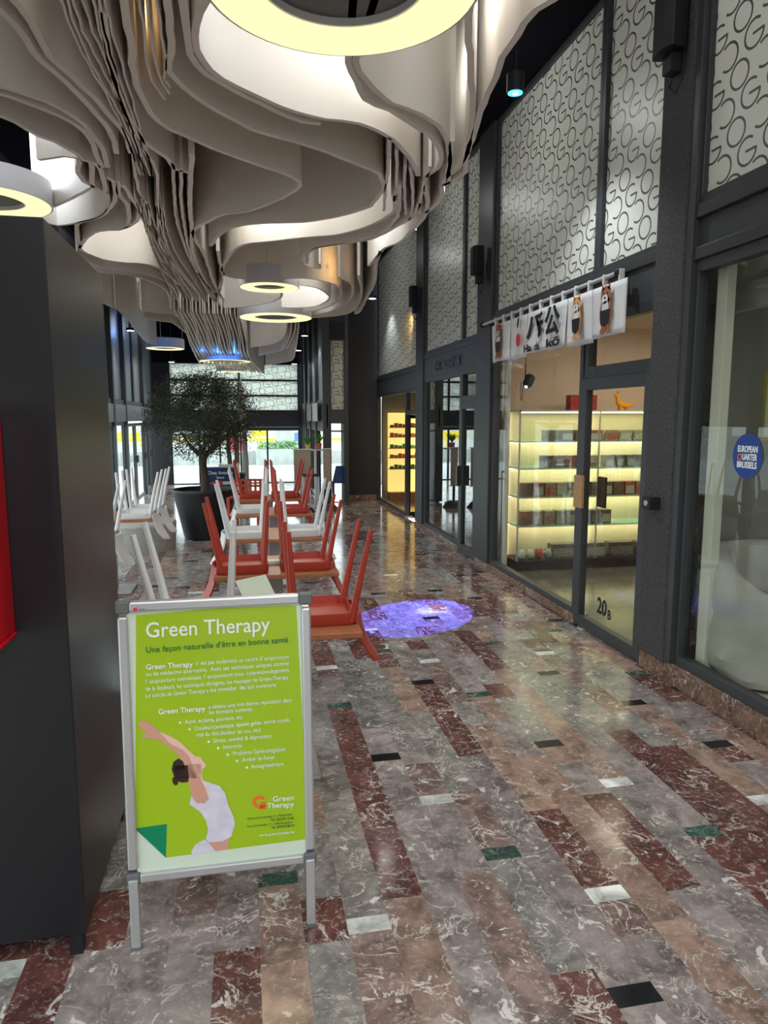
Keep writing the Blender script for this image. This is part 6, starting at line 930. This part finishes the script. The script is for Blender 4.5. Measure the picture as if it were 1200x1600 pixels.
chair('r', .36, 4.52, R(180), 'red plastic chair upside down on the right half of the second table')
chair('w', .0, 5.76, 0, 'white plastic chair upside down on the left half of the third table')
chair('w', .44, 5.78, R(180), 'white plastic chair upside down on the right half of the third table')
chair('w', .07, 7.25, 0, 'white plastic chair upside down on the left half of the last table')
chair('r', .44, 7.2, R(180), 'red plastic chair upside down on the right half of the last table')
table(-.1, .66, 8.3, 8.9, 'brown cafe table beyond the central row, mostly hidden by chair legs')
chair('r', .46, 8.55, R(180), 'red plastic chair upside down on the right of the furthest brown table')
chair('r', .1, 8.6, 0, 'red plastic chair upside down on the left of the furthest brown table')
# menu lying on the first table
mn = MB().box(-.1, .1, -.0012, .0012, 0, .14).build('folded_menu', M['paper']); mn.location = (.07, 3.66, .752); mn.rotation_euler = (R(-38), 0, R(38)); tag(mn, 'white folded menu card propped on the nearest cafe table', 'menu')
mn2 = MB().box(-.06, .06, -.04, .04, 0, .02).build('paper_pile', M['paper'], loc=(.16, 4.62, .752)); tag(mn2, 'small white paper bundle between the red chairs on the second table', 'paper')
# left group of tables
table(-1.75, -1.02, 5.55, 6.15, 'cafe table at the far left behind the kiosk carrying white chairs')
table(-1.75, -.86, 6.9, 7.6, 'reddish cafe table in the left group carrying white chairs in front of the tree')
chair('w', -1.17, 5.85, R(180), 'white upside-down chair with its back hanging low beside the kiosk edge')
chair('w', -1.02, 7.08, R(180), 'white upside-down chair on the left group table, nearer of the two with hanging backs', scale=1.0)
chair('w', -.99, 7.5, R(180), 'white upside-down chair on the left group table, right beside the black tree pot')
chair('w', -1.55, 5.8, 0, 'white upside-down chair on the far side of the leftmost table')
chair('w', -1.5, 7.15, 0, 'white upside-down chair on the far side of the reddish left table')
# red lattice-back armchair upright
la = empty('lattice_chair', (.02, 9.6, 0), R(-15)); tag(la, 'upright red plastic armchair with pierced lattice back beyond the cafe tables', 'chair')
mb = MB(); 
for z in (.44, .52, .60, .68, .76, .84): mb.box(-.22, .22, .2, .22, z, z+.03)
for k in range(7): mb.box(-.22+.068*k, -.22+.068*k+.03, .2, .22, .44, .87)
mb.build('backrest', M['chair_r'], la); MB().box(-.23, .23, -.22, .22, .41, .44).build('seat', M['chair_r'], la, bevel=.01)
for x in (-.2, .2):
    for y in (-.19, .19): MB().box(x-.02, x+.02, y-.02, y+.02, 0, .41).build('leg', M['chair_r'], la)
    MB().box(x-.025, x+.025, -.2, .2, .62, .65).box(x-.02, x+.02, -.2, -.17, .44, .62).build('armrest', M['chair_r'], la)

# ================================================================ TREES, POTS
def tree(x, y, zpot, ztr, zc, rx, rz, nleaf, seed, label, name='potted_olive_tree', pot=True, rpot=.45, trunk_r=.055, leafm='leaf'):
    rg = random.Random(seed); e = empty(name, (x, y, 0)); tag(e, label, 'tree')
    if pot:
        MB().loft([[(r*math.cos(R(10*k)), r*math.sin(R(10*k)), z) for k in range(36)] for r, z in ((rpot*.66, 0), (rpot*.98, zpot-.03), (rpot, zpot-.03), (rpot, zpot), (rpot*.93, zpot), (rpot*.92, zpot-.06))]).build('pot', M['pot'], e, smooth=True)
        MB().cyl(0, 0, zpot-.09, zpot-.055, rpot*.92, rpot*.92, 32).build('soil', M['soil'], e)
    MB().tube([(0, 0, zpot-.08), (.01, 0, zpot+.15), (-.012, .01, (zpot+ztr)/2+.08), (0, 0, ztr)], [trunk_r*1.15, trunk_r, trunk_r*.9, trunk_r*1.05], 12).build('trunk', M['bark'], e, smooth=True)
    mb = MB(); tips = []
    for i in range(11):
        a = i*2.4+rg.random(); el = rg.uniform(.35, 1.25); p = Vector((0, 0, ztr-.04)); d = Vector((math.cos(a)*math.cos(el), math.sin(a)*math.cos(el), math.sin(el)))
        pts = [p.copy()]; Ln = rx*.62/4
        for s in range(4):
            d = (d+Vector((rg.uniform(-.35, .35), rg.uniform(-.35, .35), rg.uniform(-.1, .3)))).normalized(); p = p+d*Ln*1.15; pts.append(p.copy()); tips.append(p.copy())
        mb.tube(pts, [trunk_r*.55, trunk_r*.42, trunk_r*.3, trunk_r*.2, trunk_r*.1], 6)
    mb.build('branches', M['bark'], e, smooth=True)
    vs_, fs = [], []; C0 = Vector((0, 0, zc)); clumps = []
    while len(clumps) < 190:
        v = Vector((rg.uniform(-1, 1), rg.uniform(-1, 1), rg.uniform(-1, 1)))
        if .25 < v.length < 1.0: clumps.append(Vector((v.x*rx, v.y*rx, v.z*rz*(1 if v.z > 0 else 1.05))))
    for i in range(nleaf):
        c = clumps[rg.randrange(len(clumps))]; p = C0+c+Vector((rg.gauss(0, .07), rg.gauss(0, .07), rg.gauss(0, .06)))
        d = Vector((rg.gauss(0, 1), rg.gauss(0, 1), rg.gauss(.2, .8))).normalized(); s = d.cross(Vector((rg.random(), rg.random(), rg.random()))).normalized()*.0065; l = rg.uniform(.03, .055); b = len(vs_)
        vs_ += [p, p+d*l*.5+s, p+d*l, p+d*l*.5-s]; fs.append((b, b+1, b+2, b+3))
    me = bpy.data.meshes.new('foliage'); me.from_pydata([tuple(v) for v in vs_], [], fs); me.materials.append(M[leafm]); o = bpy.data.objects.new('foliage', me); COL.objects.link(o); o.parent = e; o['kind'] = 'stuff'
    return e
tree(-.56, 10.3, .70, 1.17, 1.72, .74, .57, 26000, 5, 'dense round-crowned olive tree in a large black tapered pot')
tree(-.25, 12.4, .75, 1.5, 1.95, .45, .3, 3000, 9, 'second slimmer tree standing behind the olive tree and the blue board', name='small_tree', rpot=.28, trunk_r=.04)
# curved pale concrete planter bench behind the left tables
pb_ = MB().loft([[(r*math.cos(R(6*k)), r*math.sin(R(6*k)), z) for k in range(60)] for r, z in ((.5, 0), (.52, .34), (.5, .36), (.02, .36))]).build('round_bench', M['concrete'], smooth=True); pb_.location = (-1.42, 9.6, 0)
tag(pb_, 'low round pale concrete bench left of the black tree pot', 'bench')
# blue board on stand
bb = empty('blue_signboard', (0, 11.0, 0)); tag(bb, 'dark blue lettered signboard standing behind the olive tree pot', 'sign')
a, b = atY(319, 731, 11.0), atY(369, 770, 11.0); bx0, bx1, bz1, bz0 = a.x, b.x, a.z, b.z-.12
MB().box(bx0, bx1, 0, .02, bz0, bz1).build('board', M['navy'], bb); 
MB().box(bx0-.015, bx0, -.01, .03, bz0, bz1+.015).box(bx1, bx1+.015, -.01, .03, bz0, bz1+.015).box(bx0, bx1, -.01, .03, bz1, bz1+.015).box(bx0, bx1, -.01, .03, bz0-.015, bz0).build('frame', M['alu'], bb)
for x in (bx0+.03, bx1-.03): MB().tube([(x, .02, bz0), (x, .15, 0)], .012, 6).build('leg', M['alu'], bb)
for s_, z, wd, h, m_ in (('Chez Antoine', bz1-.1, .37, .07, M['white']), ('Tearoom', bz1-.165, .12, .045, M['white']), ('Pasta - Traiteur', bz1-.33, .38, .055, M['white'])):
    text('lettering', s_, ((bx0+bx1)/2-wd/2, -.003, z), (1, 0, 0), (0, 0, 1), h, m_, bb, width=wd, bold=.001)
MB().poly([((bx0+bx1)/2+x, -.003, bz1-.235+z) for x, z in ((-.17, 0), (-.1, .025), (.04, .03), (.14, .025), (.14, -.02), (.04, -.03), (-.1, -.025))], (0, .002, 0)).build('emblem', M['sred'], bb)
MB().poly([((bx0+bx1)/2+x, -.005, bz1-.235+z) for x, z in ((.04, -.022), (.16, -.022), (.16, .022), (.04, .022))], (0, .002, 0)).build('emblem', M['paper'], bb)
# wooden crate, slim posts
cr = empty('wooden_crate', (-.25, 12.05, 0)); tag(cr, 'pale wooden slatted crate behind the blue signboard', 'crate')
for k in range(7): MB().box(-.17, .17, -.02, 0, .32+.09*k, .39+.09*k).build('slat', M['cream'], cr)
for x in (-.15, .13): MB().box(x, x+.03, 0, .03, 0, .95).build('post', M['cream'], cr)
q = atZ(374, 770); tag(MB().box(q.x-.045, q.x+.045, 13.1, 13.19, 0, 1.65).build('wooden_post', mat('dark_wood_post', (.1, .06, .05), .7)), 'slim dark brown square post standing before the far doors', 'post')
wt = MB().tube([(-.02, 13.6, 0), (.0, 13.6, .9), (-.03, 13.6, 1.9), (-.08, 13.6, 2.35)], [.08, .06, .07, .05], 10).build('pale_tree_trunk', M['barkw'], smooth=True); tag(wt, 'pale rough slender tree trunk standing behind the olive crown', 'trunk')
q = atY(383, 700, 13.6); wt.location.x = q.x
# screens, stool, plants at the right end
def screen(x0, x1, Y, lab):
    e = empty('woven_screen', ((x0+x1)/2, Y, 0)); tag(e, lab, 'screen'); w_ = (x1-x0)/2
    MB().box(-w_, w_, -.015, .015, .42, 1.12).build('panel', M['rattan'], e, bevel=.01); MB().box(-w_-.02, w_+.02, -.02, .02, 1.12, 1.14).box(-w_-.02, w_+.02, -.02, .02, .40, .42).build('rail', M['steel'], e)
    MB().cyl(0, 0, .1, .42, .025, .025, 10).build('post', M['black'], e); MB().cyl(0, 0, 0, .12, .22, .12, 24).build('base', M['pot'], e, smooth=True)
a = atY(459, 720, 12.8); b = atY(486, 720, 12.8); screen(a.x, b.x, 12.8, 'brown woven divider screen on a black foot near the far doors')
a = atY(503, 720, 13.2); b = atY(512, 720, 13.2); screen(a.x, b.x+.03, 12.95, 'narrow grey woven divider screen beside the shop corner column')
bs = empty('bar_stool', (0, 11.2, 0)); q = atY(485, 742, 11.2); bs.location = (q.x, 11.2, 0); tag(bs, 'tall thin metal bar stool with a dark seat before the woven screen', 'stool')
MB().box(-.13, .13, -.13, .13, .78, .81).build('seat', M['black'], bs, bevel=.01)
for x in (-.12, .12):
    for y in (-.12, .12): MB().box(x-.008, x+.008, y-.008, y+.008, 0, .78).build('leg', M['steel'], bs)
MB().box(-.12, .12, -.125, -.115, .3, .315).box(-.12, .12, .115, .125, .3, .315).build('footrest', M['steel'], bs)
q = atY(497, 720, 13.0); hs = MB().box(-.22, .2, -.15, .15, 1.08, 1.1).box(-.02, .02, -.02, .02, 0.03, 1.08).box(-.15, .15, -.12, .12, 0, .03).build('high_table', M['steel'], loc=(q.x, 13.5, 0)); tag(hs, 'small high table carrying potted plants at the right end of the arcade', 'table')
def plant(x, y, z, r, h, m_, lab):
    e = empty('potted_plant', (x, y, z)); tag(e, lab, 'plant'); MB().cyl(0, 0, 0, h, r*.8, r, 16).build('pot', m_, e, smooth=True); rg = random.Random(int(x*99)); mb = MB()
    for k in range(26):
        a_ = rg.uniform(0, 6.3); l = rg.uniform(.08, .2); t_ = Vector((math.cos(a_)*l*.8, math.sin(a_)*l*.8, h+l)); s_ = Vector((-math.sin(a_), math.cos(a_), 0))*.02
        m0 = Vector((t_.x*.5, t_.y*.5, h+l*.6)); mb.poly([Vector((0, 0, h-.01)), m0+s_, t_, m0-s_], (0, 0, .002))
    mb.build('foliage', M['leafg'], e)
plant(q.x+.06, 13.45, 1.1, .06, .11, M['terracotta'], 'leafy plant in a terracotta pot on the high table'); plant(q.x-.15, 13.45, 1.1, .05, .09, M['yellow'], 'small plant in a yellow pot on the high table')
# blue chair behind the corner window
bc = empty('blue_shell_chair', (1.83, 14.05, 0)); tag(bc, 'blue shell chair behind the glass of the shop corner', 'chair')
MB().box(-.13, .13, -.12, .12, .4, .43).build('seat', M['teal'], bc, bevel=.02); MB().poly([(-.13, -.12, .43), (.13, -.12, .43), (.1, -.14, .75), (-.06, -.14, .75)], (0, .02, 0)).build('backrest', M['teal'], bc)
for x in (-.1, .1):
    for y in (-.1, .1): MB().cyl(x, y, 0, .4, .012, .015, 8).build('leg', M['steel'], bc)
# small cloth banners on the receding wall
for i in range(2):
    o = MB().box(1.42, 1.43, 14.0+1.3*i, 15.0+1.3*i, 1.62, 1.98).build('wall_banner', M['rattan' if i else 'cream']); tag(o, ('pale fabric banner on the right wall just past the shop corner', 'darker fabric banner on the right wall near the far doors')[i], 'banner')
q = atY(461, 545, 14.3)
# outdoors
hd = MB(); rg = random.Random(2)
for k in range(900):
    p = Vector((rg.uniform(-.6, .9), rg.uniform(0, .5), rg.uniform(.0, .32))); d = Vector((rg.gauss(0, 1), rg.gauss(0, 1), rg.gauss(.5, 1))).normalized()*.07; s_ = d.cross(Vector((1, .3, .2))).normalized()*.03
    hd.poly([p, p+d*.5+s_, p+d, p+d*.5-s_], (0, .002, 0))
hd = hd.build('hedge', M['hedge']); q = atY(432, 700, 26.5); hd.location = (q.x-.1, 26.3, q.z-.08); tag(hd, 'low green hedge on the terrace wall outside the far doors', 'hedge')
MB().box(-.65, .95, -.02, .52, -.55, .05).build('planter', M['stone'], hd)
for i, (px_, w_, h_, m_, lab, Y_) in enumerate((((455, 683), .9, .5, 'sblue', 'blue roadside panel outside right of the door post', 40), ((406, 676), .9, .45, 'yel', 'yellow panel outside behind the hedge', 41), ((445, 677), .8, 1.1, 'stone', 'grey utility cabinet across the street', 30), ((370, 692), .8, .8, 'sred', 'red sign outside left of the pale trunk', 36), ((195, 683), 1.5, .5, 'yel', 'yellow vehicle-height panel far outside on the left', 40))):
    q = atY(*px_, Y_); o = MB().box(-w_/2, w_/2, 0, .1, -h_/2, h_/2).box(-.04, .04, .02, .08, -q.z-.05, -h_/2).build('street_panel', M[m_], loc=q); tag(o, lab, 'street panel')
q = atY(400, 687, 45); yb = MB().box(-7, 8, 0, .15, -.08, .08).box(-6.9, -6.7, 0, .1, -q.z-.05, -.2).box(7.7, 7.9, 0, .1, -q.z-.05, -.2).build('barrier_rail', M['yel'], loc=q); tag(yb, 'long yellow barrier rail along the street outside', 'barrier')
# blue light disc with a yellow patch thrown on the floor by the projector
s1 = spot('projector_beam', PJ, (1.475, 5.83, 0), 2700, 18.5, (.13, .12, 1), .04, .004)
s2 = spot('projector_beam_centre', PJ, (1.62, 5.95, 0), 1100, 6.5, (.75, .8, 0), .5, .004)
for o, l in ((s1, .98), (s2, .0)): pass
